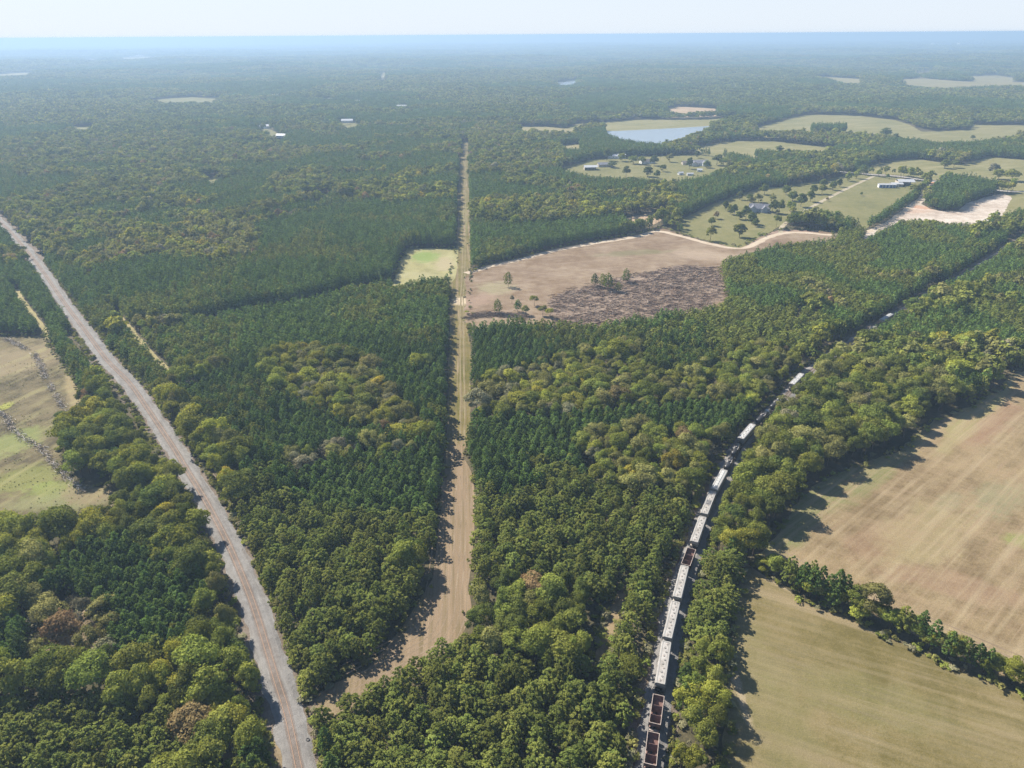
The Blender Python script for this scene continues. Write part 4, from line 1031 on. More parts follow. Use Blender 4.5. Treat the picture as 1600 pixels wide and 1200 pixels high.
def classify(x, y):
    """per point: region number (-1: wild woods), free of openings"""
    n = len(x)
    rg = np.full(n, -1)
    for i, q in enumerate(REG): rg[inside(x, y, q['poly'])] = i
    ok = np.ones(n, bool)
    for p in OPEN_POLY:
        ok &= ~inside(x, y, p)
    standing = np.isin(rg, [len(REG) - 2])           # the square woodlot stands inside a field
    ok |= standing
    for ln, w in LINES:
        ok &= dist_line(x, y, ln) > w * np.where(rg == -1, 1, 1)
    ok &= ~((dist_line(x, y, RAIL_L) < 13.5) & (x < np.interp(y, RAIL_L[:, 1], RAIL_L[:, 0])) & (y > 270) & (y < 450))
    tl = dist_line(x, y, RAIL_R)
    ok &= ~((tl < 8.6) & (x < np.interp(y, RAIL_R[:, 1], RAIL_R[:, 0])) & (y < 230))     # the ballast path left of the train stays open
    return rg, ok
EDGES = [np.vstack([p, p[:1]]) for p in CLEARS[:7]]
def edge_dist(x, y):
    d = np.full(len(x), 1e9)
    for e in EDGES: d = np.minimum(d, dist_line(x, y, e, 20))
    return d

def lattice(sp, y0, y1, wide, jit, rot=0.0, x_pad=70):
    Rm = y1 * 1.25
    n = int(2 * Rm / sp)
    g = (np.arange(n) - n / 2) * sp
    X, Y = np.meshgrid(g, g * .9); X = X + (np.arange(n) % 2)[:, None] * sp * .5
    X, Y = X.ravel(), Y.ravel()
    c, s = math.cos(rot), math.sin(rot); X, Y = X * c - Y * s, X * s + Y * c
    X = X + RNG.normal(size=len(X)) * sp * jit; Y = Y + RNG.normal(size=len(Y)) * sp * jit
    rr = np.hypot(X, Y)
    m = (Y > 55) & (rr >= y0) & (rr < y1) & (np.abs(X) < Y * wide + x_pad)
    return X[m], Y[m]

TX, TY, TK, TS, TH, TR, TG = [], [], [], [], [], [], []   # x, y, shape id, width scale, height scale, rotation, region
def grow(Y0, Y1, wide):
    # pines
    X, Y = lattice(3.9, Y0, Y1, wide, .17, rot=.3)
    rg, ok = classify(X, Y)
    pn = vnoise(X, Y, 34, 21) * .6 + vnoise(X, Y, 90, 22) * .4
    pw = vnoise(X, Y, 260, 23) * .65 + vnoise(X, Y, 80, 24) * .35
    share = np.array([q['p'] for q in REG] + [0])[rg]
    share = np.where(rg == -1, np.where(pw > .57, .93, .06), share)
    isp = pn < np.where(share > .97, 1.1, np.where(share < .03, -1, .22 + .56 * share))
    hh = np.array([q.get('h', 1) for q in REG] + [1.05])[rg]
    gap = np.array([q.get('gap', .015) + (.28 if q.get('pt') == 'pine_light' and q['p'] > .58 else 0) for q in REG] + [.06])[rg]
    ed = edge_dist(X, Y)
    keep = ok & isp & (RNG.random(len(X)) > gap) & (ed > 2.0)
    tone = [q.get('pt', 'pine') for q in REG] + ['pine']
    for i in np.where(keep)[0]:
        t = tone[rg[i]]
        if t == 'pine' and rg[i] >= 0 and vnoise(X[i], Y[i], 45, 33) * .7 + RNG.random() * .3 > .66: t = 'pine_light'
        if t == 'mixp': t = 'pine_light' if vnoise(X[i], Y[i], 30, 31) > .5 else 'pine'
        if rg[i] == -1 and RNG.random() < .25: t = 'pine_light'
        TX.append(X[i]); TY.append(Y[i]); TK.append(ID[t][RNG.integers(len(ID[t]))])
        s = float(np.clip(.92 + RNG.normal() * .12, .62, 1.3)); hv = hh[i] * float(np.clip(.88 + .24 * vnoise(X[i], Y[i], 38, 34) + RNG.normal() * .09, .65, 1.3))
        TS.append(s * (.85 + .15 * hh[i])); TH.append(hv); TG.append(rg[i])
    # broadleaf
    X, Y = lattice(6.0, Y0, Y1, wide, .26, rot=.1)
    rg, ok = classify(X, Y)
    pn = vnoise(X, Y, 34, 21) * .6 + vnoise(X, Y, 90, 22) * .4
    pw = vnoise(X, Y, 260, 23) * .65 + vnoise(X, Y, 80, 24) * .35
    share = np.array([q['p'] for q in REG] + [0])[rg]
    share = np.where(rg == -1, np.where(pw > .57, .93, .06), share)
    isp = pn < np.where(share > .97, 1.1, np.where(share < .03, -1, .22 + .56 * share))
    hh = np.array([q.get('h', 1) for q in REG] + [1.0])[rg]
    gap = np.array([q.get('gap', .02) for q in REG] + [.03])[rg]
    ed = edge_dist(X, Y)
    keep = ok & ~isp & (RNG.random(len(X)) > gap) & (ed > 2.8)
    mixes = [q['mix'] for q in REG] + [dict(dark=.26, mid=.48, olive=.12, light=.09, rust=.015, grey=.025, yellow=.01), dict(dark=.14, mid=.40, olive=.22, light=.15, rust=.02, grey=.05, yellow=.015)]
    tabs = []
    for mx in mixes:
        k = list(mx); w = np.cumsum([mx[a] for a in k]); tabs.append((k, w / w[-1]))
    tn = vnoise(X, Y, 22, 41) * .5 + RNG.random(len(X)) * .5
    tn = np.clip((tn - .5) * 1.35 + .5, 0, .9999)
    rk = RNG.random(len(X))
    lightw = vnoise(X, Y, 170, 51) * .6 + vnoise(X, Y, 60, 52) * .4 > .52
    for i in np.where(keep)[0]:
        k, w = tabs[rg[i] if rg[i] >= 0 else (len(REG) + int(lightw[i]))]
        v = tn[i] if rk[i] < .6 else RNG.random()
        m = k[min(int(np.searchsorted(w, v)), len(k) - 1)]
        TX.append(X[i]); TY.append(Y[i]); TK.append(ID[m][RNG.integers(len(ID[m]))])
        big = RNG.random()
        s = float(np.clip(.58 + .66 * big ** 1.8 + RNG.normal() * .05, .42, 1.35)) + (.35 if RNG.random() < .06 else 0)
        TS.append(s * (.55 + .45 * hh[i])); TH.append(hh[i] * (.62 + .40 * s) * float(np.clip(1 + RNG.normal() * .08, .8, 1.2))); TG.append(rg[i])
NEAR_R, MID_R = 430.0, 1650.0
grow(60, MID_R, .92)
TX, TY, TK, TS, TH, TG = map(np.array, (TX, TY, TK, TS, TH, TG))
TR = RNG.random(len(TX)) * 6.283
TQ = RNG.uniform(.86, 1.16, len(TX))
DIST = np.hypot(TX, TY)
print("trees to middle distance:", len(TX))

# ------------------------------------------------------------------ the nearest 300 pines and 300 broadleaf trees stand as things
kinds = np.array([SHAPES[k]['kind'] for k in TK])
pu, pv = project(TX, TY, 9.0 * TH)
inframe = (pu > 4) & (pu < 1596) & (pv < 1196) & (pv > 0)
size_px = np.where(kinds == 'pine', 5.0, 10.0) * TS / np.hypot(DIST, CAM_H)
def pick(mask, n):
    i = np.where(mask)[0]; return i[np.argsort(-size_px[i])][:n]
near_p, near_b = pick(inframe & (kinds == 'pine'), 300), pick(inframe & (kinds == 'broad'), 300)
near_n = pick(inframe & (kinds == 'bare'), 40)
ORD = "first second third fourth fifth sixth seventh eighth ninth tenth eleventh twelfth thirteenth fourteenth fifteenth sixteenth seventeenth eighteenth nineteenth twentieth".split()
def nth(i):
    if i < 20: return ORD[i]
    tens = {20: "twenty", 30: "thirty", 40: "forty", 50: "fifty", 60: "sixty", 70: "seventy", 80: "eighty"}[(i + 1) // 10 * 10]
    return tens + "-" + ORD[(i + 1) % 10 - 1] if (i + 1) % 10 else {30: "thirtieth", 40: "fortieth", 50: "fiftieth", 60: "sixtieth", 70: "seventieth", 80: "eightieth"}[i + 1]
TONE = dict(pine="dark green", pine_light="light green", dark="dark green", mid="mid green", olive="olive green", light="yellow-green", yellow="yellow", rust="rust brown", grey="grey-green")
rail_x = lambda y: np.interp(y, RAIL_L[:, 1], RAIL_L[:, 0])
train_x = lambda y: np.interp(y, RAIL_R[:, 1], RAIL_R[:, 0])
strip_c = smooth_line(W([(490, 1118), (560, 1078), (640, 1030), (690, 985), (712, 900), (715, 800), (710, 715), (715, 600), (718, 500)]))
def side(x, y):
    if x < rail_x(y): return 0
    if x > train_x(y): return 3
    d = strip_c[np.argmin(np.abs(strip_c[:, 1] - y)), 0] if y > strip_c[0, 1] else -60
    return 1 if x < d and y > 140 else 2
WHERE = ["left of the railway, {n} from it", "right of the railway, {n} from it", "left of the train, {n} from it", "right of the train, {n} from it"]
GROUP = ["woods left of the empty railway", "woods between the empty railway and the mown strip", "woods between the mown strip and the train", "woods between the train and the fields"]
COPIES = {}
def stand(i, noun, name, cat):
    sh = SHAPES[TK[i]]
    t = link(name, None); t.location = (TX[i], TY[i], 0); t.rotation_euler = (0, 0, TR[i]); t.scale = (TS[i] * TQ[i], TS[i] / TQ[i], TH[i])
    link("crown", sh['crown'], t)
    if sh['trunk']: link("trunk", sh['trunk'], t)
    t['category'] = cat
    return t
for idx, noun, name, cat in ((near_p, "pine", "pine_tree", "pine tree"), (near_b, "broadleaf tree", "broadleaf_tree", "tree"), (near_n, "bare grey tree", "bare_tree", "bare tree")):
    rows = {}
    for i in idx: rows.setdefault((side(TX[i], TY[i]), int((TY[i] - 110) // 7)), []).append(i)
    rnum = {}
    for s in range(4):
        for r_, k in enumerate(sorted({b for a, b in rows if a == s})): rnum[(s, k)] = r_
    for (s, k), mem in rows.items():
        ref = rail_x if s < 2 else train_x
        mem.sort(key=lambda i: abs(TX[i] - ref(TY[i])))
        for q, i in enumerate(mem):
            t = stand(i, noun, name, cat)
            tone = TONE.get(SHAPES[TK[i]]['mat'], "") + " " if noun != "bare grey tree" else ""
            t['label'] = f"{tone}{noun} {WHERE[s].format(n=nth(q))} in {nth(rnum[(s, k)])} row up"
            t['group'] = noun + "s in the " + GROUP[s]
taken = np.zeros(len(TX), bool); taken[near_p] = True; taken[near_b] = True; taken[near_n] = True

# ------------------------------------------------------------------ the other trees: one mass of pines, one of broadleaf trees, one far forest
def hidden_collection(name, meshes):
    col = bpy.data.collections.new(name)
    for i, me in enumerate(meshes):
        o = bpy.data.objects.new(f"{name}_shape.{i:03d}", me); col.objects.link(o)
    return col
def scatter(name, x, y, z, pid, rot, sx, sz, col, label, cat):
    me = bpy.data.meshes.new(name)
    n = len(x)
    me.vertices.add(n); me.vertices.foreach_set("co", np.stack([x, y, z], 1).astype(np.float32).ravel())
    a = me.attributes.new("shape", 'INT', 'POINT'); a.data.foreach_set("value", np.asarray(pid, np.int32))
    a = me.attributes.new("turn", 'FLOAT_VECTOR', 'POINT'); a.data.foreach_set("vector", np.stack([np.zeros(n), np.zeros(n), rot], 1).astype(np.float32).ravel())
    a = me.attributes.new("size", 'FLOAT_VECTOR', 'POINT'); a.data.foreach_set("vector", np.stack([sx * (1 + .14 * np.sin(rot * 7)), sx * (1 - .14 * np.sin(rot * 7)), sz], 1).astype(np.float32).ravel())
    o = link(name, me)
    ng = bpy.data.node_groups.new(name + "_scatter", 'GeometryNodeTree')
    ng.interface.new_socket("Geometry", in_out='INPUT', socket_type='NodeSocketGeometry'); ng.interface.new_socket("Geometry", in_out='OUTPUT', socket_type='NodeSocketGeometry')
    N = ng.nodes.new
    gi, go = N("NodeGroupInput"), N("NodeGroupOutput")
    ci = N("GeometryNodeCollectionInfo"); ci.inputs["Collection"].default_value = col; ci.inputs["Separate Children"].default_value = True; ci.inputs["Reset Children"].default_value = True
    ip = N("GeometryNodeInstanceOnPoints"); ip.inputs["Pick Instance"].default_value = True
    def attr(nm, ty):
        k = N("GeometryNodeInputNamedAttribute"); k.data_type = ty; k.inputs["Name"].default_value = nm
        return k.outputs["Attribute"]
    L = ng.links.new
    L(gi.outputs[0], ip.inputs["Points"]); L(ci.outputs[0], ip.inputs["Instance"])
    L(attr("shape", 'INT'), ip.inputs["Instance Index"]); L(attr("turn", 'FLOAT_VECTOR'), ip.inputs["Rotation"]); L(attr("size", 'FLOAT_VECTOR'), ip.inputs["Scale"])
    L(ip.outputs[0], go.inputs[0])
    md = o.modifiers.new("scatter", 'NODES'); md.node_group = ng
    return tag(o, label, cat, None, 'stuff')
ns = len(SHAPES)
col_trees = hidden_collection("woods", [s['near'] for s in SHAPES] + [s['mid'] for s in SHAPES])
pid = TK + np.where(DIST > NEAR_R, ns, 0)
for nm, m, lab in (("pine_woods", (kinds == 'pine') & ~taken, "dense pine plantations spreading back beyond the nearest trees"), ("broadleaf_woods", (kinds != 'pine') & ~taken, "mixed broadleaf woods with yellowing and grey crowns between the pines")):
    scatter(nm, TX[m], TY[m], np.zeros(m.sum()), pid[m], TR[m], TS[m], TH[m], col_trees, lab, "woods")

# far forest: clumps of crowns, larger with distance
def clump(name, seed, n, Rad, mats, Hm, R, per, size, pine):
    """several crowns over a disc, joined; one mesh with a few leaf colours"""
    r = np.random.default_rng(seed); V, T, M = [], [], []
    used = sorted(set(mats))
    for i in range(n):
        a, d = r.random() * 6.283, Rad * math.sqrt((i + .5) / n) * (.9 + .2 * r.random()); a = i * 2.39996 + r.normal() * .25
        mt = mats[r.integers(len(mats))]
        h, rr = Hm * (.72 + .5 * r.random()), R * (.75 + .5 * r.random())
        if pine: v, t = pine_leaves(r, h, rr, 4, 4, per, size, .35)
        else: v, t = broad_leaves(r, h, rr, 6, per, size, .3)
        v = v + np.array([math.cos(a) * d, math.sin(a) * d, 0]); V.append(v); T.append(np.clip(t * .6 + .4 * r.random(), 0, 1)); M += [used.index(mt)] * len(v)
    me = leaf_mesh(name, np.concatenate(V), np.concatenate(T), LEAF[used[0]])
    for u in used[1:]: me.materials.append(LEAF[u])
    me.polygons.foreach_set("material_index", M)
    return me
WILD = ['dark'] * 6 + ['mid'] * 8 + ['olive'] * 5 + ['light'] * 2 + ['grey', 'rust']
WILD_D = ['dark'] * 4 + ['mid'] * 8 + ['olive', 'light']
WILD_L = ['mid'] * 9 + ['dark'] * 2 + ['olive'] * 4 + ['light'] * 4 + ['grey']
mid_clumps = [clump("clump", 500 + k, 8, 10, WILD_D if k < 3 else WILD_L, 14, 4.2, 7, 2.4, False) for k in range(6)] + [clump("clump", 520 + k, 14, 10, ['pine', 'pine', 'pine_light'], 13, 2.6, 3, 2.2, True) for k in range(4)]
far_clumps = [clump("clump", 540 + k, 26, 30, WILD_D if k < 3 else WILD_L, 15, 5.5, 5, 4.5, False) for k in range(6)] + [clump("clump", 560 + k, 40, 30, ['pine'], 15, 4.2, 2, 4.5, True) for k in range(3)]
col_far = hidden_collection("far_woods", mid_clumps + far_clumps)
fx_, fy_, fp_, fs_, fz_ = [], [], [], [], []
def far_ring(r0, r1, sp, first, nb, npine, s):
    X, Y = lattice(sp, r0, r1, .85, .24, .2, 200)
    _, ok = np.zeros(len(X)), np.ones(len(X), bool)
    for p in OPEN_POLY: ok &= ~inside(X, Y, p)
    for ln, w in LINES:
        ok &= dist_line(X, Y, ln) > w + 6
    for p in [F1, F2, F3, F4, YARD_H, POND] + [f[0] for f in FARF]:
        ok &= dist_line(X, Y, np.vstack([p, p[:1]]), 80) > (7 if sp < 25 else 24 * s)
    ok &= RNG.random(len(X)) > .04
    X, Y = X[ok], Y[ok]
    pw = vnoise(X, Y, 420, 23) * .6 + vnoise(X, Y, 130, 24) * .4
    pn = pw > .57
    k = np.where(pn, first + nb + RNG.integers(npine, size=len(X)), first + RNG.integers(3, size=len(X)) + 3 * (vnoise(X, Y, 230, 51) * .5 + vnoise(X, Y, 900, 53) * .5 > .5))
    fx_.append(X); fy_.append(Y); fp_.append(k); fs_.append(s * RNG.uniform(.85, 1.2, len(X))); fz_.append(np.clip(s, 1, 1.1) * RNG.uniform(.75, 1.2, len(X)) * (.75 + .4 * vnoise(X, Y, 200, 61)))
far_ring(MID_R, 2400, 14, 0, 6, 4, .95)
far_ring(2400, 4200, 19, 0, 6, 4, 1.25)
r0, sp = 4200, 50
while r0 < 20000:
    r1 = r0 * 1.3
    far_ring(r0, r1, sp, 10, 6, 3, sp / 50)
    r0, sp = r1, sp * 1.25
FX, FY, FP, FS, FZ = map(np.concatenate, (fx_, fy_, fp_, fs_, fz_))
print("far clumps:", len(FX))
scatter("distant_forest", FX, FY, terrain(FX, FY), FP, RNG.random(len(FX)) * 6.283, FS, FZ, col_far, "hazy forest running unbroken to the horizon", "forest")
# ------------------------------------------------------------------ hedge, yard trees and lone pines
def tree_thing(name, key, u, v, H, Wd, label, cat, group=None, k=None):
    ids = ID['round_' + key if name == 'yard_tree' else key]; sh = SHAPES[ids[(k if k is not None else random.randrange(99)) % len(ids)]]
    x, y = (u, v) if group == "hedge" else G(u, v)
    t = link(name, None); t.location = (x, y, 0); t.rotation_euler = (0, 0, random.random() * 6.283)
    t.scale = (Wd / (2 * sh['R']),) * 2 + (H * (1.25 if name == 'yard_tree' else 1) / sh['H'],)
    link("crown", sh['crown'], t)
    if sh['trunk']: link("trunk", sh['trunk'], t)
    return tag(t, label, cat, group)
HL, HS = resample(HEDGE, 2.5)
hk = ['mid', 'dark', 'mid', 'light', 'mid', 'mid', 'olive', 'light', 'light', 'mid']
nh = 0
for i in range(len(HL)):
    if HL[i, 0] > 158: break
    f = i / max(1, len(HL))
    key = hk[(i * 7 + i // 3) % len(hk)]
    if 27 <= i <= 28: key = 'bare'
    if i in (13, 32, 33, 34): key = 'light'
    x, y = HL[i] + RNG.normal(size=2) * .9
    Hh = (7.2 if i > 1 else 5) * random.uniform(.8, 1.25) * (1.12 if 30 < i < 40 else 1)
    t = tree_thing("hedgerow_tree", key, x, y, Hh, random.uniform(5.2, 7.6), f"{TONE.get(key, 'bare grey')} tree, {nth(nh)} from the left end of the hedgerow between the fields", "tree", "hedge")
    t['group'] = "hedgerow trees between the two fields"; nh += 1
# lone pines left standing in the clearing: base pixel, height, crown width
for u, v, H, wd, key, lab in ((794, 448, 12, 6.5, 'pine_light', "lone pine in the bare middle of the clearing, left of the slash"), (778, 490, 11, 6.2, 'pine_light', "lone pine at the clearing's lower left, above the slash strip"), (809, 487, 9, 5, 'pine', "small pine right of the lower left lone pine in the clearing"),
        (929, 447, 10, 6, 'pine', "leftmost pine of the clump on the slash mound"), (941, 449, 11, 6, 'pine_light', "second pine from the left in the clump on the slash mound"), (950, 453, 13.5, 8.5, 'pine_light', "tallest and widest pine of the clump on the slash mound"), (966, 456, 7.5, 6, 'pine_light', "low pine at the foot of the slash mound clump, beside the tallest"), (978, 441, 11, 6.5, 'pine_light', "rightmost pine of the clump on the slash mound"),
        (835, 478, 8, 7, 'light', "yellow-green tree standing alone above the clearing's bottom trees"), (822, 492, 7, 6, 'olive', "olive sapling left of the yellow-green tree at the clearing's bottom edge"), (848, 493, 7.5, 7, 'olive', "olive tree below the yellow-green one at the clearing's bottom edge"), (860, 496, 7, 6.5, 'light', "yellow-green sapling rightmost in the clearing's bottom tree group"), (800, 474, 6, 3.5, 'grey', "thin grey sapling between the lower left lone pines")):
    tree_thing("lone_pine" if 'pine' in key else "sapling_tree", key, u, v, H, wd, lab, "pine tree" if 'pine' in key else "tree", "trees left standing in the clearing")
# round trees on the farmhouse lawn and the pond farm lawn
YT = [(1134, 329, 8, 8, 'dark', "leftmost of the three round trees left of the grey farmhouse"), (1141, 335, 8, 7, 'mid', "middle one of three round trees left of the grey farmhouse"), (1147, 336, 9, 8, 'dark', "rightmost of the three round trees left of the grey farmhouse"),
      (1155, 343, 7, 8, 'mid', "pale round tree below the farmhouse's left end"), (1165, 343, 11, 10, 'dark', "tall dark tree against the grey farmhouse's left gable"), (1174, 350, 10, 10, 'dark', "broad dark tree on the lawn below the grey farmhouse"), (1180, 354, 7, 7, 'dark', "small dark tree below the broad one under the farmhouse"),
      (1155, 371, 11, 11, 'mid', "solitary round tree by the dirt road's bend below the farmhouse"), (1118, 342, 6, 7, 'rust', "small brownish tree at the farmhouse lawn's left part"), (1112, 353, 7, 8, 'dark', "dark round tree on the farmhouse lawn's lower left"),
      (1206, 333, 11, 11, 'dark', "tall dark tree against the grey farmhouse's right end"), (1217, 334, 11, 10, 'mid', "green tree second right of the grey farmhouse"), (1234, 330, 9, 10, 'mid', "round tree at the driveway right of the farmhouse"), (1239, 333, 6, 7, 'light', "pale bush beside the round driveway tree"),
      (1171, 315, 7, 8, 'dark', "small dark tree above the farmhouse roof, left one"), (1174, 319, 7, 9, 'olive', "olive tree just above the farmhouse roof"), (1185, 316, 8, 9, 'olive', "olive round tree above the farmhouse, right one"), (1206, 315, 7, 8, 'olive', "round tree above the farmhouse's right end"), (1155, 312, 8, 7, 'dark', "dark tree at the lawn's back edge, above left of the farmhouse"),
      (1238, 314, 9, 12, 'dark', "broad dark tree left of the driveway, nearest to the farmhouse"), (1251, 323, 12, 12, 'dark', "tallest round dark tree left of the driveway's lower stretch"), (1266, 315, 10, 10, 'dark', "second dark round tree left of the driveway, above the tallest"), (1284, 303, 9, 10, 'mid', "round tree left of the driveway, halfway up"), (1301, 297, 9, 9, 'dark', "dark tree beside the driveway, above the halfway one"), (1311, 292, 8, 8, 'dark', "dark round tree beside the driveway's upper stretch"), (1325, 283, 9, 9, 'mid', "green tree near the driveway's upper end"), (1338, 279, 9, 10, 'mid', "wide green tree last before the driveway meets the road"),
      (1270, 303, 9, 10, 'dark', "dark tree in the loose grove left of the driveway, lower one"), (1285, 294, 9, 10, 'dark', "dark tree in the loose grove left of the driveway, upper one"), (1228, 304, 9, 11, 'dark', "dark tree at the grove's left corner above the lawn"), (1194, 304, 10, 11, 'dark', "dark tree at the woods' edge above the farmhouse lawn"),
      (1372, 276, 7, 8, 'mid', "round tree on the corner where the driveway meets the road"), (1386, 279, 5, 5, 'dark', "small dark tree by the road above the pasture"), (1345, 306, 3.5, 4, 'dark', "tiny dark bush alone in the pasture"), (1292, 314, 3.5, 4, 'rust', "tiny brown bush beside the pasture's driveway"),
      (1553, 272, 11, 15, 'grey', "grey spreading tree in the right hand pasture, left of two"), (1560, 280, 11, 14, 'mid', "green tree just below the grey spreading pasture tree"), (1580, 283, 12, 20, 'mid', "wide pasture tree at the photo's right side, below the field"), (1476, 263, 10, 14, 'dark', "dark tree clump in the field above the woodlot, left one"), (1490, 262, 9, 12, 'mid', "pale tree clump in the field above the woodlot, right one"),
      (978, 277, 12, 11, 'dark', "dark conical tree leftmost of three on the pond farm lawn"), (1012, 276, 11, 14, 'dark', "widest round dark tree in the middle of the pond farm lawn"), (1027, 279, 9, 9, 'dark', "small round dark tree rightmost of three on the pond farm lawn"), (876, 264, 9, 9, 'olive', "olive tree at the far left end of the pond farm lawn"),
      (948, 251, 15, 13, 'dark', "tall dark tree beside the low grey roofed pond farm house"), (956, 262, 7, 14, 'dark', "dark spreading tree in front of the low grey roofed house"), (972, 252, 10, 12, 'mid', "tree at the right end of the long pond farm house"), (990, 256, 10, 14, 'mid', "green tree in the middle of the pond farm trees"), (1003, 257, 10, 12, 'mid', "green tree left of the half hidden house"), (1022, 259, 12, 14, 'dark', "dark tree right of the half hidden house"), (1036, 268, 8, 9, 'mid', "tree on the green lawn right of the half hidden house"), (1046, 253, 10, 10, 'olive', "olive tree alone on the pond farm lawn, right part"),
      (1077, 264, 13, 10, 'dark', "dark tree at the left end of the large grey roofed house"), (1104, 262, 8, 12, 'mid', "green tree at the right end of the large grey roofed house"), (1120, 258, 12, 16, 'dark', "dark wide tree right of the large grey roofed house"), (1130, 259, 10, 13, 'mid', "pale green tree farther right of the large grey roofed house"), (1089, 247, 9, 8, 'dark', "small dark tree behind the large grey roofed house"), (1065, 241, 13, 15, 'light', "bright green tree at the pond's lower right corner"), (968, 239, 10, 11, 'rust', "brownish tree above the long pond farm house"),
      (1383, 213, 12, 22, 'dark', "dark tree clump standing alone in the far right field"), (1519, 218, 6, 9, 'dark', "tiny tree alone in the far right field")]
for u, v, H, wd, key, lab in YT:
    tree_thing("yard_tree", key, u, v, H, wd, lab, "tree", "yard and pasture trees around the farms")

# ------------------------------------------------------------------ logging slash, brush lines, weeds
def sticks(name, pts, ang, mats, label, cat, lens=(2, 6), th=(.10, .26), z=.25, par=None):
    m = MB(); 
    for (x, y), a in zip(pts, ang):
        L = random.uniform(*lens); t = random.uniform(*th); dz = random.uniform(-.12, .22) * L * .5
        c, s = math.cos(a), math.sin(a); h = z + random.random() * .6 + abs(dz)
        p, q = Vector((x - c * L / 2, y - s * L / 2, h - dz)), Vector((x + c * L / 2, y + s * L / 2, h + dz))
        m.tube(p, q, t, t * .5, 3, mi=random.randrange(len(mats)), cap=False)
    o = m.build(name, mats); return tag(o, label, cat, None, 'stuff')
b1 = plain("slash_grey", (.36, .29, .23), .95, noise=.2, scale=1); b2 = plain("slash_brown", (.27, .18, .125), .95, noise=.2, scale=1); b3 = plain("slash_red", (.31, .195, .14), .95, noise=.2, scale=1); b4 = plain("slash_pale", (.45, .375, .305), .95, noise=.2, scale=1)
SL = W([(866, 462), (905, 450), (940, 440), (985, 430), (1020, 424), (1066, 416), (1118, 417), (1132, 432), (1140, 452), (1120, 470, 3), (1099, 480, 3), (1066, 488, 3), (1000, 502, 3), (933, 511, 3), (880, 508, 3), (858, 488)])
m_slash = ground_mat("slash_soil", [(.165, .118, .085), (.23, .168, .122), (.29, .22, .165)], .04, .9)
sheet("slash_ground", SL, m_slash, .035, 5.0)
def fill(poly, n, row=None, rowang=0, rowgap=9):
    x0, y0 = poly.min(0); x1, y1 = poly.max(0); out = []
    c, s = math.cos(rowang), math.sin(rowang)
    while len(out) < n:
        X = RNG.uniform(x0, x1, n * 2); Y = RNG.uniform(y0, y1, n * 2)
        if row:
            w = -X * s + Y * c + (vnoise(X, Y, 25, 71) - .5) * 14 + (vnoise(X, Y, 9, 72) - .5) * 5
            k = np.abs(((w / rowgap) % 1) - .5) < .24 + .2 * RNG.random(len(X)); X, Y = X[k], Y[k]
        m = inside(X, Y, poly); out += list(zip(X[m], Y[m]))
    return out[:n]
pts = [(x + random.gauss(0, 3), y + random.gauss(0, 2.5)) for x, y in fill(SL, 4600, True, rad(8), 8.5)]
sticks("logging_slash", pts, [rad(8) + random.gauss(0, .55) for _ in pts], [b1, b2, b2, b3, b4], "grey brown rows of logging slash covering the clearing's lower right", "logging slash", (2, 6.5), (.09, .22), .12)
ST2 = smooth_line(W([(733, 497), (745, 494), (770, 492), (800, 494), (820, 497)]))
L2, _ = resample(ST2, .25)
pts = [(p[0] + random.gauss(0, 2.2), p[1] + random.gauss(0, 3.0)) for p in L2 for _ in range(3)]
sticks("slash_strip", pts, [random.gauss(.1, .6) for _ in pts], [b1, b2, b4], "grey strip of cut branches beside the mown strip at the clearing's corner", "logging slash", (2, 6))
for ln, lab in ((W([(8, 530), (30, 540), (55, 556), (72, 590), (90, 620), (100, 640), (106, 656)]), "grey line of dead brush curving down the upper part of the left field"), (W([(-10, 640), (8, 650), (22, 672), (45, 690), (66, 702), (80, 720), (110, 750), (135, 768)]), "pale line of dead brush across the lower part of the left field")):
    L2, _ = resample(smooth_line(ln), .35)
    pts = [(p[0] + random.gauss(0, .9), p[1] + random.gauss(0, 1.1)) for p in L2 if vnoise(p[:1], p[1:], 6, 81)[0] > .25 for _ in range(2)]
    sticks("brush_line", pts, [random.random() * 3.14 for _ in pts], [b4, b1, plain("dead_wood_silver", (.50, .47, .44), .9)], lab, "brush line", (1.0, 3.2), (.07, .16))
pts = [(G(1258, 350)[0] + random.gauss(0, 7), G(1258, 350)[1] + random.gauss(0, 3)) for _ in range(160)]
sticks("log_pile", pts, [random.gauss(0, .5) for _ in pts], [b2, b1], "dark heap of logs by the dirt road under the dense tree clump", "log pile", (3, 7), (.25, .4))
# low growth along verges, tracks, fields and openings
sx, sy = [], []
def along(ln, off, n, sd):
    L, s = resample(ln, 1.0); d = np.gradient(L, axis=0); d /= np.hypot(d[:, 0], d[:, 1])[:, None]
    i = RNG.integers(len(L), size=n); o = off + RNG.normal(size=n) * sd
    sx.extend(L[i, 0] + d[i, 1] * o); sy.extend(L[i, 1] - d[i, 0] * o)
kr = RAIL_L[(RAIL_L[:, 1] > 90) & (RAIL_L[:, 1] < 620)]; kt = RAIL_R[(RAIL_R[:, 1] > 90) & (RAIL_R[:, 1] < 420)]
along(kr, 7.0, 1000, .9); along(kr, -6.8, 600, .8); along(kt, -5.6, 420, .8); along(kt, 5.6, 420, .8)
for p in (FIELD_U, FIELD_D, STRIP, FIELD_L, CLEAR, GREENPATCH): along(np.vstack([p, p[:1]]), 0, int(len(p) * 15), 1.2)
for p in CLEARS[6:7]: along(np.vstack([p, p[:1]]), 0, 60, .8)
wx = RNG.uniform(-260, 60, 9000); wy = RNG.uniform(95, 330, 9000)
rg, ok = classify(wx, wy); k = ok & (rg >= 0) & (RNG.random(9000) < .5)
sx.extend(wx[k]); sy.extend(wy[k])
sx, sy = np.array(sx), np.array(sy)
k = np.ones(len(sx), bool)
for ln, w in ((RAIL_L, 5.3), (RAIL_R, 4.6)): k &= dist_line(sx, sy, ln) > w
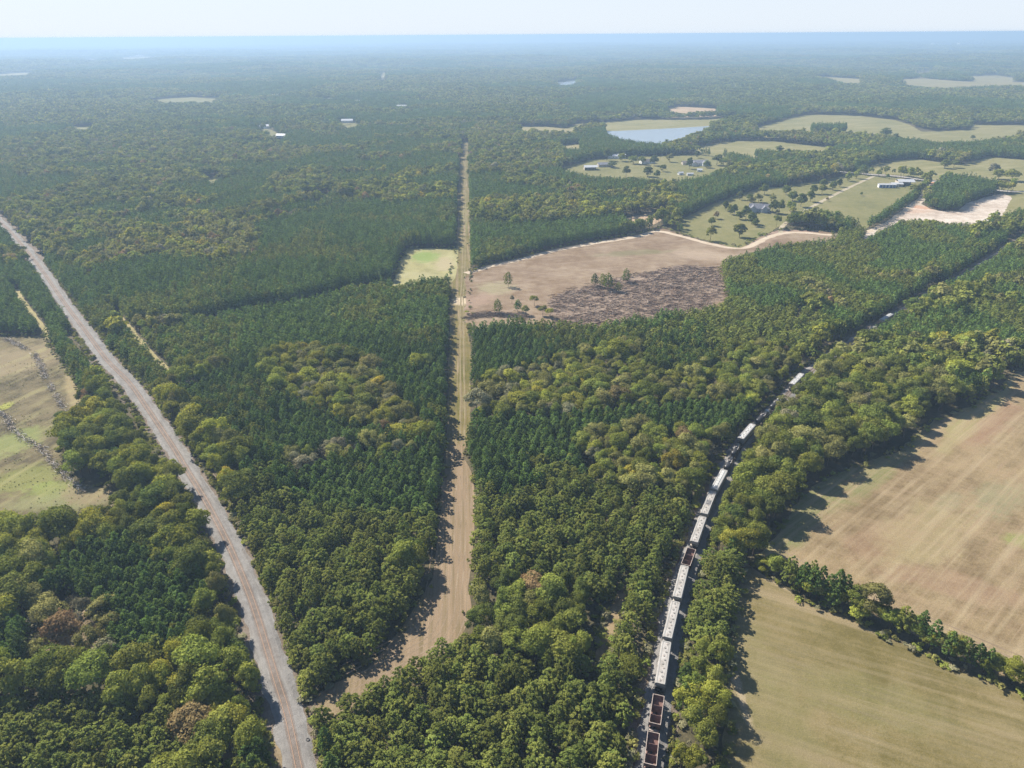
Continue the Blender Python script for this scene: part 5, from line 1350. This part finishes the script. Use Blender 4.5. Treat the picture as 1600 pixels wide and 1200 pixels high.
k &= (np.hypot(sx, sy) < 800) & (~inside(sx, sy, STRIP) | (RNG.random(len(sx)) < .08))
sx, sy = sx[k], sy[k]; tuft = np.ones(len(sx))
gx = RNG.uniform(FIELD_L[:, 0].min(), FIELD_L[:, 0].max(), 5000); gy = RNG.uniform(FIELD_L[:, 1].min(), FIELD_L[:, 1].max(), 5000)
k = inside(gx, gy, FIELD_L) & (vnoise(gx, gy, 18, 91) > .52)
sx, sy, tuft = np.concatenate([sx, gx[k]]), np.concatenate([sy, gy[k]]), np.concatenate([tuft, np.full(k.sum(), .22)]); n = len(sx)      # rough tufts in the left field
scatter("undergrowth", sx, sy, np.zeros(n), np.where(tuft < 1, np.array(ID['shrub'])[np.array([0, 1, 4])[RNG.integers(3, size=n)]], np.array(ID['shrub'])[RNG.integers(len(ID['shrub']), size=n)]) , RNG.random(n) * 6.283, RNG.uniform(.3, 1.1, n) * tuft, RNG.uniform(.3, .95, n) * tuft, col_trees, "low shrubs and weeds along the edges of tracks, fields and woods", "undergrowth")
# a discarded tyre at the ballast edge
x, y = G(481, 1157)
t = thing("discarded_tyre", "black tyre lying at the right edge of the rusty railway's ballast, bottom of the photo", "tyre", (x, y, .25))
R_ = MB(); rings = []
for a in np.linspace(0, 2 * math.pi, 18, endpoint=False):
    rings.append([((.45 + .16 * math.cos(b)) * math.cos(a), (.45 + .16 * math.cos(b)) * math.sin(a), .16 * math.sin(b)) for b in np.linspace(0, 2 * math.pi, 8, endpoint=False)])
R_.loft(rings + rings[:1], cap=False); R_.build("tread", p_black, t)
# ------------------------------------------------------------------ air
hz = bpy.data.materials.new("haze_air")
nt, N = nodes_of(hz)
o_ = N("ShaderNodeOutputMaterial"); pv = N("ShaderNodeVolumePrincipled")
pv.inputs["Color"].default_value = (*HAZE_COLOR, 1); pv.inputs["Density"].default_value = HAZE_DENSITY; pv.inputs["Anisotropy"].default_value = HAZE_G
nt.links.new(pv.outputs[0], o_.inputs["Volume"])
hb = MB().box((0, 0, 16), (71000, 71000, 332)).build("haze", hz)
hb['kind'] = 'stuff'
